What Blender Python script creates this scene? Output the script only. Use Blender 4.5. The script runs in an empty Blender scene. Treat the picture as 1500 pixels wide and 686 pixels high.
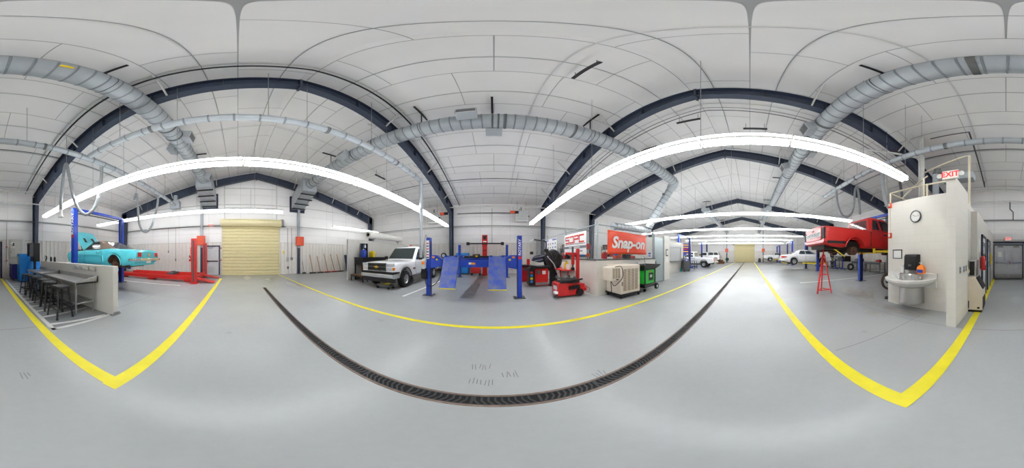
import bpy, math, random
import numpy as np
from mathutils import Vector, Matrix, Euler

random.seed(11)
S = bpy.context.scene
COL = S.collection
R = math.radians
PI = math.pi

# ---------------------------------------------------------------- camera
K = 1500 / (2 * PI)
cd = bpy.data.cameras.new('camera')
cam = bpy.data.objects.new('camera', cd)
COL.objects.link(cam)
cam.location = (0, 0, 1.45)
cam.rotation_euler = (R(90), 0, -26.5 / K)
cd.type = 'PANO'
cd.panorama_type = 'EQUIRECTANGULAR'
cd.latitude_max = 374.5 / K
cd.latitude_min = -(686 - 374.5) / K
cd.longitude_min = -PI
cd.longitude_max = PI
cd.clip_end = 200
S.camera = cam

# ---------------------------------------------------------------- world, exposure
w = bpy.data.worlds.new('world')
S.world = w
w.use_nodes = True
w.node_tree.nodes['Background'].inputs[0].default_value = (.8, .85, .95, 1)
w.node_tree.nodes['Background'].inputs[1].default_value = .6
S.view_settings.view_transform = 'Standard'
S.view_settings.look = 'None'
S.view_settings.gamma = 1
S.view_settings.use_curve_mapping = False
S.view_settings.exposure = 1.05
LAMP = 2.6             # glow of the fluorescent tubes as seen
LAMP_SIDE, LAMP_UP = 16.5, 3.7   # watts each strip light sends outward and upward on either side
cy = S.cycles
cy.use_denoising = True
cy.max_bounces = 10
cy.diffuse_bounces = 7
cy.glossy_bounces = 4
cy.transmission_bounces = 4
cy.caustics_reflective = False
cy.caustics_refractive = False
cy.sample_clamp_indirect = 8

# ---------------------------------------------------------------- mesh builder
class M:
    def __init__(s):
        s.v = []; s.f = []; s.mi = []
    def add(s, vs, fs, mi=0):
        o = len(s.v)
        s.v += [tuple(v) for v in vs]
        for f in fs:
            s.f.append([i + o for i in f]); s.mi.append(mi)
        return s
    def box(s, a, b, mi=0):
        x0, y0, z0 = (min(a[i], b[i]) for i in range(3)); x1, y1, z1 = (max(a[i], b[i]) for i in range(3))
        return s.add([(x0,y0,z0),(x1,y0,z0),(x1,y1,z0),(x0,y1,z0),(x0,y0,z1),(x1,y0,z1),(x1,y1,z1),(x0,y1,z1)],
                     [(0,3,2,1),(4,5,6,7),(0,1,5,4),(1,2,6,5),(2,3,7,6),(3,0,4,7)], mi)
    def cb(s, c, d, mi=0, rot=None):
        if rot is None:
            return s.box([c[i]-d[i]/2 for i in range(3)], [c[i]+d[i]/2 for i in range(3)], mi)
        m = Matrix.Translation(c) @ Euler(rot).to_matrix().to_4x4()
        t = M().box([-q/2 for q in d], [q/2 for q in d])
        return s.add([m @ Vector(v) for v in t.v], t.f, mi)
    def bar(s, p, q, wd, ht, mi=0, up=(0,0,1)):
        p = Vector(p); q = Vector(q); d = q - p; L = d.length
        if L < 1e-6: return s
        d.normalize(); u = Vector(up)
        if abs(d.dot(u)) > .99: u = Vector((1,0,0))
        a = d.cross(u).normalized(); b = a.cross(d).normalized()
        vs = []
        for e in (p, q):
            for i, j in ((-1,-1),(1,-1),(1,1),(-1,1)):
                vs.append(e + a*(i*wd/2) + b*(j*ht/2))
        return s.add(vs, [(0,1,2,3),(7,6,5,4),(0,4,5,1),(1,5,6,2),(2,6,7,3),(3,7,4,0)], mi)
    def ring(s, c, a, b, r, n):
        return [Vector(c) + a*(r*math.cos(2*PI*i/n)) + b*(r*math.sin(2*PI*i/n)) for i in range(n)]
    def cyl(s, p, q, r, r2=None, n=14, mi=0, cap=True):
        p = Vector(p); q = Vector(q); d = (q-p)
        if d.length < 1e-7: return s
        d.normalize()
        u = Vector((0,0,1)) if abs(d.z) < .95 else Vector((1,0,0))
        a = d.cross(u).normalized(); b = d.cross(a).normalized()
        if r2 is None: r2 = r
        vs = s.ring(p,a,b,r,n) + s.ring(q,a,b,r2,n)
        fs = [(i,(i+1)%n,n+(i+1)%n,n+i) for i in range(n)]
        if cap: fs += [tuple(range(n-1,-1,-1)), tuple(range(n,2*n))]
        return s.add(vs, fs, mi)
    def tube(s, pts, r, n=8, mi=0, cap=True, closed=False):
        P = [Vector(p) for p in pts]; m = len(P)
        rr = r if hasattr(r, '__len__') else [r]*m
        vs = []; a = None
        for i in range(m):
            if closed: t = P[(i+1)%m] - P[i-1]
            else: t = P[min(i+1,m-1)] - P[max(i-1,0)]
            t.normalize()
            if a is None:
                u = Vector((0,0,1)) if abs(t.z) < .9 else Vector((1,0,0))
                a = t.cross(u).normalized()
            else:
                a = (a - t*a.dot(t)).normalized()
            b = t.cross(a).normalized()
            k = 1.0
            if not closed and 0 < i < m-1:
                c = (P[i]-P[i-1]).normalized().dot((P[i+1]-P[i]).normalized())
                k = 1/max(.5, math.sqrt(max(.01,(1+c)/2)))
            vs += [P[i] + a*(rr[i]*k*math.cos(2*PI*j/n)) + b*(rr[i]*k*math.sin(2*PI*j/n)) for j in range(n)]
        fs = []
        for i in range(m if closed else m-1):
            i2 = (i+1) % m
            fs += [(i*n+j, i*n+(j+1)%n, i2*n+(j+1)%n, i2*n+j) for j in range(n)]
        if cap and not closed: fs += [tuple(range(n-1,-1,-1)), tuple((m-1)*n+j for j in range(n))]
        return s.add(vs, fs, mi)
    def prism(s, poly, plane, a, b, mi=0):
        def V(p, t):
            return {'xz': (p[0], t, p[1]), 'yz': (t, p[0], p[1]), 'xy': (p[0], p[1], t)}[plane]
        n = len(poly)
        vs = [V(p,a) for p in poly] + [V(p,b) for p in poly]
        return s.add(vs, [tuple(range(n-1,-1,-1)), tuple(range(n,2*n))] + [(i,(i+1)%n,n+(i+1)%n,n+i) for i in range(n)], mi)
    def lathe(s, prof, n=24, o=(0,0,0), ax='z', mi=0, a0=0, a1=2*PI):
        full = abs(a1-a0-2*PI) < 1e-6
        m = n if full else n+1
        vs = []
        for r, h in prof:
            for i in range(m):
                t = a0 + (a1-a0)*i/n
                c, d = r*math.cos(t), r*math.sin(t)
                p = {'z': (c,d,h), 'y': (c,h,d), 'x': (h,c,d)}[ax]
                vs.append((p[0]+o[0], p[1]+o[1], p[2]+o[2]))
        fs = []
        for k in range(len(prof)-1):
            for i in range(n):
                j = (i+1) % m if full else i+1
                fs.append((k*m+i, k*m+j, (k+1)*m+j, (k+1)*m+i))
        return s.add(vs, fs, mi)
    def loft(s, rings, caps=True, closed=True, mi=0):
        n = len(rings[0]); vs = [p for r in rings for p in r]; fs = []
        for k in range(len(rings)-1):
            for i in range(n if closed else n-1):
                j = (i+1) % n
                fs.append((k*n+i, k*n+j, (k+1)*n+j, (k+1)*n+i))
        if caps: fs += [tuple(range(n-1,-1,-1)), tuple((len(rings)-1)*n+i for i in range(n))]
        return s.add(vs, fs, mi)
    def sph(s, c, r, n=12, mi=0, sz=1):
        prof = [(max(1e-4, r*math.sin(PI*k/(n//2))), -r*sz*math.cos(PI*k/(n//2))) for k in range(n//2+1)]
        return s.lathe(prof, n, c, 'z', mi)
    def quad(s, pts, th, mi=0):
        P = [Vector(p) for p in pts]
        nn = (P[1]-P[0]).cross(P[-1]-P[0]).normalized()
        n = len(P)
        vs = [p - nn*th/2 for p in P] + [p + nn*th/2 for p in P]
        return s.add(vs, [tuple(range(n-1,-1,-1)), tuple(range(n,2*n))] + [(i,(i+1)%n,n+(i+1)%n,n+i) for i in range(n)], mi)
    def build(s, name, mats, parent=None, bev=0, seg=1, flip=True):
        me = bpy.data.meshes.new(name)
        me.from_pydata(s.v, [], s.f)
        if not isinstance(mats, (list, tuple)): mats = [mats]
        for m in mats: me.materials.append(m)
        for p, k in zip(me.polygons, s.mi):
            p.material_index = k; p.use_smooth = True
        me.update()
        if flip:
            import bmesh
            bm = bmesh.new(); bm.from_mesh(me)
            bmesh.ops.recalc_face_normals(bm, faces=bm.faces)
            bm.to_mesh(me); bm.free()
        me.set_sharp_from_angle(angle=R(32))
        o = bpy.data.objects.new(name, me)
        COL.objects.link(o)
        if parent is not None: o.parent = parent
        if bev:
            b = o.modifiers.new('bevel', 'BEVEL'); b.width = bev; b.segments = seg; b.limit_method = 'ANGLE'; b.angle_limit = R(40)
            b.harden_normals = False
        return o

def tag(o, label, cat, group=None, kind=None):
    o['label'] = label; o['category'] = cat
    if group: o['group'] = group
    if kind: o['kind'] = kind
    return o
def thing(name, label, cat, loc=(0,0,0), rz=0, group=None):
    o = bpy.data.objects.new(name, None); COL.objects.link(o)
    o.location = loc; o.rotation_euler = (0,0,rz); o.empty_display_size = .1
    return tag(o, label, cat, group)
def solo(m, name, mats, label, cat, group=None, loc=(0,0,0), rz=0, bev=0, seg=1):
    o = m.build(name, mats, None, bev, seg); o.location = loc; o.rotation_euler = (0,0,rz)
    return tag(o, label, cat, group)
def struct(o, label, cat):
    return tag(o, label, cat, None, 'structure')
KIDS = {}
def kids(o):
    return [c for c in COL.objects if c.parent == o]
def copy_tree(o, parent=None):
    c = o.copy(); COL.objects.link(c)
    if parent is not None: c.parent = parent
    for ch in kids(o): copy_tree(ch, c)
    return c
def dup(root, loc, rz, label, group=None):
    c = copy_tree(root); c.location = loc; c.rotation_euler = (0,0,rz); c['label'] = label
    if group: c['group'] = group
    return c
def text(name, s, size, m, parent, loc, rot=(0,0,0), ext=.003, shear=0, bold=0, sx=1, align='CENTER', sp=1):
    cu = bpy.data.curves.new(name, 'FONT'); cu.body = s; cu.size = size; cu.extrude = ext; cu.shear = shear
    cu.offset = bold; cu.align_x = align; cu.align_y = 'CENTER'; cu.space_character = sp; cu.resolution_u = 3
    t = bpy.data.objects.new(name, cu); COL.objects.link(t)
    bpy.context.view_layer.update()
    me = bpy.data.meshes.new_from_object(t.evaluated_get(bpy.context.evaluated_depsgraph_get()))
    bpy.data.objects.remove(t); bpy.data.curves.remove(cu)
    for v in me.vertices: v.co.x *= sx
    me.materials.clear(); me.materials.append(m)
    o = bpy.data.objects.new(name, me); COL.objects.link(o)
    o.location = loc; o.rotation_euler = rot
    if parent is not None: o.parent = parent
    return o
ORD = ['first','second','third','fourth','fifth','sixth','seventh','eighth','ninth','tenth','eleventh','twelfth','thirteenth','fourteenth','fifteenth']

# ---------------------------------------------------------------- materials
def lin(c):
    return tuple(((q/255)/12.92 if q/255 <= .04045 else ((q/255+.055)/1.055)**2.4) for q in c)
def mat(name, c, rough=.5, metal=0, var=.06, scale=6, bump=0, bscale=30, coat=0, emit=None, c2=None, spec=.5, detail=4):
    m = bpy.data.materials.new(name); m.use_nodes = True
    nt = m.node_tree; N = nt.nodes; L = nt.links; b = N['Principled BSDF']
    b.inputs['Roughness'].default_value = rough; b.inputs['Metallic'].default_value = metal
    b.inputs['Coat Weight'].default_value = coat; b.inputs['Coat Roughness'].default_value = .08
    b.inputs['Specular IOR Level'].default_value = spec
    a = lin(c)
    if emit:
        b.inputs['Base Color'].default_value = (*a, 1)
        b.inputs['Emission Color'].default_value = (*a, 1); b.inputs['Emission Strength'].default_value = emit
        return m
    tc = N.new('ShaderNodeTexCoord'); no = N.new('ShaderNodeTexNoise'); no.inputs['Scale'].default_value = scale; no.inputs['Detail'].default_value = detail
    L.new(tc.outputs['Object'], no.inputs['Vector'])
    rp = N.new('ShaderNodeValToRGB'); e = rp.color_ramp.elements
    e[0].position = .3; e[1].position = .7
    d = lin(c2) if c2 else tuple(q*(1-var) for q in a)
    u = a if c2 else tuple(min(1, q*(1+var)) for q in a)
    e[0].color = (*d, 1); e[1].color = (*u, 1)
    L.new(no.outputs['Fac'], rp.inputs['Fac']); L.new(rp.outputs['Color'], b.inputs['Base Color'])
    if bump:
        n2 = N.new('ShaderNodeTexNoise'); n2.inputs['Scale'].default_value = bscale; n2.inputs['Detail'].default_value = 3
        L.new(tc.outputs['Object'], n2.inputs['Vector'])
        bp = N.new('ShaderNodeBump'); bp.inputs['Strength'].default_value = bump; bp.inputs['Distance'].default_value = .02
        L.new(n2.outputs['Fac'], bp.inputs['Height']); L.new(bp.outputs['Normal'], b.inputs['Normal'])
    return m
def glass(name, c, alpha=.35, rough=.03):
    m = bpy.data.materials.new(name); m.use_nodes = True
    b = m.node_tree.nodes['Principled BSDF']
    b.inputs['Base Color'].default_value = (*lin(c), 1); b.inputs['Roughness'].default_value = rough
    b.inputs['Alpha'].default_value = alpha; b.inputs['Coat Weight'].default_value = .6
    n = m.node_tree.nodes.new('ShaderNodeTexNoise'); n.inputs['Scale'].default_value = 3
    mr = m.node_tree.nodes.new('ShaderNodeMapRange'); mr.inputs['To Min'].default_value = rough; mr.inputs['To Max'].default_value = rough+.05
    m.node_tree.links.new(n.outputs['Fac'], mr.inputs['Value']); m.node_tree.links.new(mr.outputs['Result'], b.inputs['Roughness'])
    return m
def brickmat(name, c, mortar, bw, bh, ms, rough=.6, plane='wall', bump=.25, off=.5, var=.03, puff=0):
    m = bpy.data.materials.new(name); m.use_nodes = True
    nt = m.node_tree; N = nt.nodes; L = nt.links; b = N['Principled BSDF']; b.inputs['Roughness'].default_value = rough
    tc = N.new('ShaderNodeTexCoord'); sp = N.new('ShaderNodeSeparateXYZ'); L.new(tc.outputs['Object'], sp.inputs[0])
    cb = N.new('ShaderNodeCombineXYZ')
    if plane == 'wall':
        ad = N.new('ShaderNodeMath'); ad.operation = 'ADD'
        L.new(sp.outputs['X'], ad.inputs[0]); L.new(sp.outputs['Y'], ad.inputs[1])
        L.new(ad.outputs[0], cb.inputs[0]); L.new(sp.outputs['Z'], cb.inputs[1])
    else:
        L.new(sp.outputs['X'], cb.inputs[0]); L.new(sp.outputs['Y'], cb.inputs[1])
    br = N.new('ShaderNodeTexBrick'); L.new(cb.outputs[0], br.inputs['Vector'])
    br.inputs['Scale'].default_value = 1; br.inputs['Brick Width'].default_value = bw; br.inputs['Row Height'].default_value = bh
    br.inputs['Mortar Size'].default_value = ms; br.inputs['Mortar Smooth'].default_value = .3; br.offset = off
    a = lin(c)
    br.inputs['Color1'].default_value = (*[q*(1-var) for q in a], 1); br.inputs['Color2'].default_value = (*[min(1,q*(1+var)) for q in a], 1)
    br.inputs['Mortar'].default_value = (*lin(mortar), 1)
    no = N.new('ShaderNodeTexNoise'); no.inputs['Scale'].default_value = .9; no.inputs['Detail'].default_value = 5
    L.new(tc.outputs['Object'], no.inputs['Vector'])
    mr = N.new('ShaderNodeMapRange'); mr.inputs['To Min'].default_value = .93; mr.inputs['To Max'].default_value = 1.06
    L.new(no.outputs['Fac'], mr.inputs['Value'])
    mx = N.new('ShaderNodeVectorMath'); mx.operation = 'SCALE'
    L.new(br.outputs['Color'], mx.inputs[0]); L.new(mr.outputs['Result'], mx.inputs['Scale'])
    L.new(mx.outputs[0], b.inputs['Base Color'])
    bp = N.new('ShaderNodeBump'); bp.inputs['Strength'].default_value = bump; bp.inputs['Distance'].default_value = .015; bp.invert = True
    if puff:
        n2 = N.new('ShaderNodeTexNoise'); n2.inputs['Scale'].default_value = 1.6; n2.inputs['Detail'].default_value = 4
        L.new(tc.outputs['Object'], n2.inputs['Vector'])
        sm = N.new('ShaderNodeMath'); sm.operation = 'MULTIPLY_ADD'; sm.inputs[1].default_value = puff
        L.new(n2.outputs['Fac'], sm.inputs[0]); L.new(br.outputs['Fac'], sm.inputs[2]); L.new(sm.outputs[0], bp.inputs['Height'])
    else:
        L.new(br.outputs['Fac'], bp.inputs['Height'])
    L.new(bp.outputs['Normal'], b.inputs['Normal'])
    return m

MAT = dict(
    yellow=mat('yellow_paint', (238,224,40), .45, var=.05), line=mat('white_line_paint', (232,232,228), .5, c2=(210,210,206)),
    joint=mat('joint_filler', (120,120,116), .8),
    insul=brickmat('white_insulation_wall', (240,238,236), (208,206,204), 2.4, 1.55, .012, .55, 'wall', .4, 0, .02, 1.2),
    ceil=brickmat('white_insulation_roof', (230,229,227), (160,160,160), 2.2, 1.52, .011, .6, 'roof', .45, .37, .02, 2.0),
    rib=mat('ribbed_steel_sheet', (228,223,217), .42, 0, .04), block=brickmat('painted_block', (230,226,217), (222,218,209), .40, .20, .005, .5, 'wall', .09, .5, .012),
    gblock=brickmat('grey_painted_block', (210,207,199), (203,200,192), .40, .20, .005, .5, 'wall', .09, .5, .012),
    steel=mat('navy_steel', (54,63,80), .4, .1, .08), black=mat('black_paint', (15,15,17), .45, 0, .1), dark=mat('dark_grime', (34,31,29), .7, 0, .3, 9),
    rubber=mat('rubber', (26,26,27), .75, 0, .1), white=mat('white_enamel', (232,231,226), .4, 0, .02), cream=mat('cream_pipe_paint', (216,206,182), .45),
    pipe=mat('white_pipe_paint', (205,205,200), .45), galv=mat('galvanised_duct', (168,174,178), .45, .2, .06, 4), gdark=mat('duct_sealant', (96,98,96), .7),
    cond=mat('grey_conduit', (150,152,152), .4, .5), chrome=mat('chrome', (225,226,228), .12, 1, .03), inox=mat('stainless', (190,190,188), .28, .85, .06, 5),
    blue=mat('lift_blue', (22,62,176), .35, 0, .08, coat=.3), red=mat('machine_red', (200,26,24), .35, 0, .06, coat=.3), bred=mat('lift_red', (206,34,26), .4, 0, .08),
    cblue=mat('cabinet_blue', (34,132,208), .4, 0, .06), purple=mat('chest_purple', (52,44,128), .4), tan=mat('tan_shutter', (220,208,160), .45, 0, .03),
    orange=mat('orange_box', (216,78,40), .5), sticker=mat('orange_sticker', (240,138,44), .5), bannero=mat('orange_banner', (236,72,30), .45, 0, .05, 3, .35, 5), bannerw=mat('white_banner', (236,236,236), .5, 0, .02),
    grey=mat('mid_grey_paint', (140,142,142), .5), lgrey=mat('light_grey_paint', (190,192,192), .45), dgrey=mat('dark_grey_paint', (76,78,80), .5),
    wood=mat('wood_handle', (196,150,84), .55, c2=(160,112,56), scale=12), cooler=mat('beige_plastic', (230,219,202), .5, 0, .03), cdark=mat('beige_slat', (150,132,112), .6),
    green=mat('bright_green_plastic', (40,190,62), .4), ygreen=mat('dark_green', (30,80,60), .5), purpleb=mat('purple_banner', (62,34,150), .5),
    gold=mat('gold_letters', (244,196,50), .5), navy=mat('navy_trim', (30,36,62), .45), doorg=mat('door_grey', (204,206,210), .4), paper=mat('paper', (240,240,236), .7, 0, .02),
    teal=mat('turquoise_car_paint', (92,212,224), .25, 0, .03, 3, coat=.6), vinyl=mat('brown_vinyl', (128,108,92), .6, 0, .12, 20), carw=mat('white_car_paint', (234,235,236), .25, 0, .015, coat=.7),
    carred=mat('red_car_paint', (198,30,26), .38, 0, .05, 3, coat=.12), rust=mat('rusty_primer', (92,62,46), .7, 0, .3, 8), amber=mat('amber_lens', (230,130,40), .2), rlens=mat('red_lens', (190,24,30), .18, coat=.5),
    lens=mat('clear_lens', (214,220,224), .1, .3, coat=.8), tyre=mat('tyre_rubber', (30,30,31), .8, 0, .1, 20), alloy=mat('alloy_rim', (188,190,192), .3, .7),
    gl=glass('car_glass', (40,58,58), .62), glc=glass('clear_glass', (150,165,170), .3), brass=mat('gold_badge', (214,172,70), .3, .6), lime=mat('yellow_plastic', (240,208,30), .4),
    oranp=mat('orange_plastic', (246,130,24), .4), skin=mat('wallboard', (196,194,188), .6), curtain=mat('rolled_vinyl', (226,224,218), .4), brown=mat('brown_board', (108,70,44), .6),
    cyan=mat('cyan_plastic', (40,190,200), .4), redtxt=mat('red_ink', (214,62,40), .5), greytxt=mat('grey_ink', (110,112,118), .5), bluetxt=mat('blue_ink', (70,84,170), .5), exitw=mat('exit_face', (250,214,204), .4, emit=.22),
    exitr=mat('exit_red', (226,36,44), .4, emit=.3), yarm=mat('lift_arm_yellow', (232,206,40), .45, 0, .08), hose=mat('grey_hose', (138,142,144), .55), board=mat('dark_blue_board', (34,42,70), .5),
    tube=mat('fluorescent_tube', (250,252,255), .4, emit=LAMP),
)
MAT['tube'].cycles.emission_sampling = 'NONE'
# ================================================================ SETTING
XW, XE, YS, YN, RY, RZ, SL = -12.2, 35.1, -10.35, 13.1, 1.35, 8.3, .217
def roof(y): return RZ - SL*abs(y - RY)
EZ = roof(YN)

def floor_mat():
    m = mat('sealed_concrete', (172,175,175), .3, 0, .06, .55, detail=5)
    nt = m.node_tree; N = nt.nodes; L = nt.links; b = N['Principled BSDF']
    tc = N.new('ShaderNodeTexCoord')
    n1 = N.new('ShaderNodeTexNoise'); n1.inputs['Scale'].default_value = 1.1; n1.inputs['Detail'].default_value = 2
    L.new(tc.outputs['Object'], n1.inputs['Vector'])
    mr = N.new('ShaderNodeMapRange'); mr.inputs['To Min'].default_value = .262; mr.inputs['To Max'].default_value = .272
    L.new(n1.outputs['Fac'], mr.inputs['Value']); L.new(mr.outputs['Result'], b.inputs['Roughness'])
    # fine speckle of the worn coating
    n2 = N.new('ShaderNodeTexNoise'); n2.inputs['Scale'].default_value = 14; n2.inputs['Detail'].default_value = 3
    L.new(tc.outputs['Object'], n2.inputs['Vector'])
    m2 = N.new('ShaderNodeMapRange'); m2.inputs['To Min'].default_value = .955; m2.inputs['To Max'].default_value = 1.04
    L.new(n2.outputs['Fac'], m2.inputs['Value'])
    src = b.inputs['Base Color'].links[0].from_socket
    sc = N.new('ShaderNodeVectorMath'); sc.operation = 'SCALE'
    L.new(src, sc.inputs[0]); L.new(m2.outputs['Result'], sc.inputs['Scale']); L.new(sc.outputs[0], b.inputs['Base Color'])
    b.inputs['Specular IOR Level'].default_value = .33
    return m
MAT['floor'] = floor_mat()
MAT['stain'] = mat('oil_stained_concrete', (150,146,138), .4, c2=(170,171,169), scale=3)
f = M()
f.add([(XW,YS,0),(XE,YS,0),(XE,YN,0),(XW,YN,0)], [(0,1,2,3)], 0)
f.box((XW,YS,-.2),(XE,YN,-.02), 0)
def strip(x0,y0,x1,y1,wd,mi,z=.003):
    d = Vector((x1-x0,y1-y0,0)).normalized(); n = Vector((-d.y,d.x,0))*wd/2
    P = [Vector((x0,y0,z))-n, Vector((x1,y1,z))-n, Vector((x1,y1,z))+n, Vector((x0,y0,z))+n]
    f.add(P, [(0,1,2,3)], mi)
# yellow lane lines
strip(-11.9,3.05,34.9,3.05,.11,1)
strip(-10.1,-1.06,-.98,-1.0,.155,1); strip(-1.07,-.925,-1.2,-10.2,.155,1,.0034)
strip(.62,-.95,34.6,-.9,.155,1); strip(.69,-.875,.72,-10.2,.155,1,.0034)
# white bay lines and the hatched stool zone
strip(-3.0,4.8,-2.93,12,.1,2); strip(-7.3,-2.7,-7.1,-8.2,.1,2); strip(8.15,-2.6,8.6,-9,.1,2); strip(17.2,-3,17.6,-9,.1,2)
MAT['zone'] = mat('dark_painted_floor', (138,142,144), .4, c2=(122,126,128), scale=2)
f.add([(-1.27,-2.71,.002),(-2.7,-2.71,.002),(-2.7,-9.6,.002),(-1.42,-9.6,.002)], [(0,1,2,3)], 6)
strip(-1.27,-2.66,-1.42,-9.6,.09,2); strip(-1.23,-2.71,-2.72,-2.71,.09,2)
for k in range(15):
    y = -2.95 - .44*k
    strip(-1.27-.02*k*.4,y,-2.62,y+.18 if k == 0 else y-.12,.085,2,.0032)
# control joints
for y in (-2.93,-6.7,5.0,8.9): strip(XW,y,XE,y,.014,3,.0015)
for x in (-8.6,-5.1,-1.6,1.9,5.4,8.9,12.4,15.9,19.4,22.9,26.4,29.9): strip(x,YS,x,-2.93 if -3<x<1.5 else YN if x>20 else -1.1,.012,3,.0012)
# stained patches
def blot(cx,cy,rx,ry,mi=4,z=.0008,seed=0):
    rr = random.Random(seed); n = 22
    f.add([(cx+rx*math.cos(2*PI*i/n)*rr.uniform(.7,1.15), cy+ry*math.sin(2*PI*i/n)*rr.uniform(.7,1.15), z) for i in range(n)], [tuple(range(n))], mi)
for i,(a,b,c,d) in enumerate(((5.1,-3.9,.9,.5),(4.3,-3.6,.6,.35),(2.4,-3.3,.8,.15),(3.6,-3.2,.35,.12),(2.9,-2.7,.3,.12),(-9.5,1.8,.5,.18),(-10.6,.6,.8,.25),(-7.5,2.6,.9,.2))):
    blot(a,b,c,d,4,.0008+.0001*i,i)
# dark tyre track between the lift runways, rubbed patches of tread marks
strip(-.92,5.3,-.82,12.3,.44,5,.0009)
MAT['track'] = mat('rubbed_concrete', (88,87,85), .4, c2=(118,117,114), scale=3)
rr = random.Random(4)
for cx, cy, n in ((-.12,1.72,6),(.18,1.55,5),(-.1,1.42,7),(-2.2,2.6,5),(1.0,1.25,4),(-3.9,1.9,3),(2.2,-1.9,3),(-2.8,-.2,3),(-.4,-1.6,3)):
    for k in range(n):
        x = cx + (k-n/2)*.035; strip(x,cy+rr.uniform(-.02,.02),x+rr.uniform(-.02,.02),cy+rr.uniform(.08,.13),.007,5,.0011)
struct(f.build('floor', [MAT['floor'],MAT['yellow'],MAT['line'],MAT['joint'],MAT['stain'],MAT['track'],MAT['zone']], flip=False), 'grey sealed concrete floor with yellow lane lines and white bay lines', 'floor')

# ---------------------------------------------------------------- ceiling
c = M()
for s in (1,-1):
    y1 = YN+.2 if s>0 else YS-.2
    P = [(XW-.2,RY,RZ),(XE+.2,RY,RZ),(XE+.2,y1,roof(y1)),(XW-.2,y1,roof(y1))]
    c.add(P + [(p[0],p[1],p[2]+.2) for p in P], [(0,1,2,3),(7,6,5,4),(0,4,5,1),(1,5,6,2),(2,6,7,3),(3,7,4,0)], 0)
# support straps under the insulation, running with the hall, and cross bands
k = 0
y = YS + .6
while y < YN-.3:
    c.cyl((XW,y,roof(y)-.035),(XE,y,roof(y)-.035),.012,n=5,mi=1); y += 1.52
for x in np.arange(XW+1.9, XE, 3.8):
    for s in (1,-1):
        y1 = YN if s>0 else YS
        c.bar((x,RY,RZ-.02),(x,y1,roof(y1)-.02),.03,.012,2)
MAT['strap'] = mat('insulation_strap', (158,160,160), .5); MAT['band'] = mat('white_band', (206,206,203), .5)
struct(c.build('ceiling', [MAT['ceil'],MAT['strap'],MAT['band']]), 'white quilted insulation roof lining with thin grey straps', 'ceiling')

# ---------------------------------------------------------------- outer walls
WH = 2.43
def ribs(m, u0, u1, mk, mi=1, pitch=.305):
    u = u0; P = []
    while u < u1 - .001:
        for du, dp in ((0,0),(.19,0),(.215,.035),(.265,.035),(.29,0)):
            if u+du <= u1: P.append((u+du, dp))
        u += pitch
    P.append((u1,0))
    vs = [mk(a,d+.012,0) for a,d in P] + [mk(a,d+.012,WH) for a,d in P]; n = len(P)
    m.add(vs, [(i,i+1,n+i+1,n+i) for i in range(n-1)], mi)
    m.add([mk(u0,0,WH),mk(u1,0,WH),mk(u1,.05,WH),mk(u0,.05,WH),mk(u0,0,WH+.03),mk(u1,0,WH+.03),mk(u1,.05,WH+.03),mk(u0,.05,WH+.03)],
          [(0,3,2,1),(4,5,6,7),(0,1,5,4),(1,2,6,5),(2,3,7,6),(3,0,4,7)], 2)
def girt(m, u0, u1, mk, zs):
    for z in zs:
        m.add([mk(u0,0,z),mk(u1,0,z),mk(u1,.03,z+.01),mk(u0,.03,z+.01),mk(u1,.03,z+.07),mk(u0,.03,z+.07),mk(u1,0,z+.08),mk(u0,0,z+.08)],
              [(0,1,2,3),(3,2,4,5),(5,4,6,7)], 2)
wm = [MAT['insul'], MAT['rib'], MAT['pipe']]
m = M(); m.box((XW-.2,YN,0),(XE+.2,YN+.2,EZ+.1))
ribs(m, XW, XE, lambda u,d,z: (u,YN-d,z)); girt(m, XW, XE, lambda u,d,z: (u,YN-d,z), (3.72,))
struct(m.build('wall_north', wm, flip=False), 'side wall behind the four post lift, ribbed below and white above', 'wall')
m = M(); m.box((XW-.2,YS-.2,0),(XE+.2,YS,EZ+.1))
ribs(m, XW, XE, lambda u,d,z: (u,YS+d,z)); girt(m, XW, XE, lambda u,d,z: (u,YS+d,z), (3.72,))
struct(m.build('wall_south', wm, flip=False), 'side wall behind the turquoise car and the double doors', 'wall')
for nm, X, sg, lb in (('wall_west',XW,1,'gable wall holding the nearer tan shutter'),('wall_east',XE,-1,'far gable wall at the end of the long aisle')):
    m = M(); m.prism([(YS,0),(YN,0),(YN,EZ+.1),(RY,RZ+.1),(YS,roof(YS)+.1)], 'yz', X-.2*sg, X)
    ribs(m, YS, YN, lambda u,d,z: (X+d*sg,u,z)); girt(m, YS, YN, lambda u,d,z: (X+d*sg,u,z), (3.72,5.35))
    struct(m.build(nm, wm, flip=False), lb, 'wall')

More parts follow.
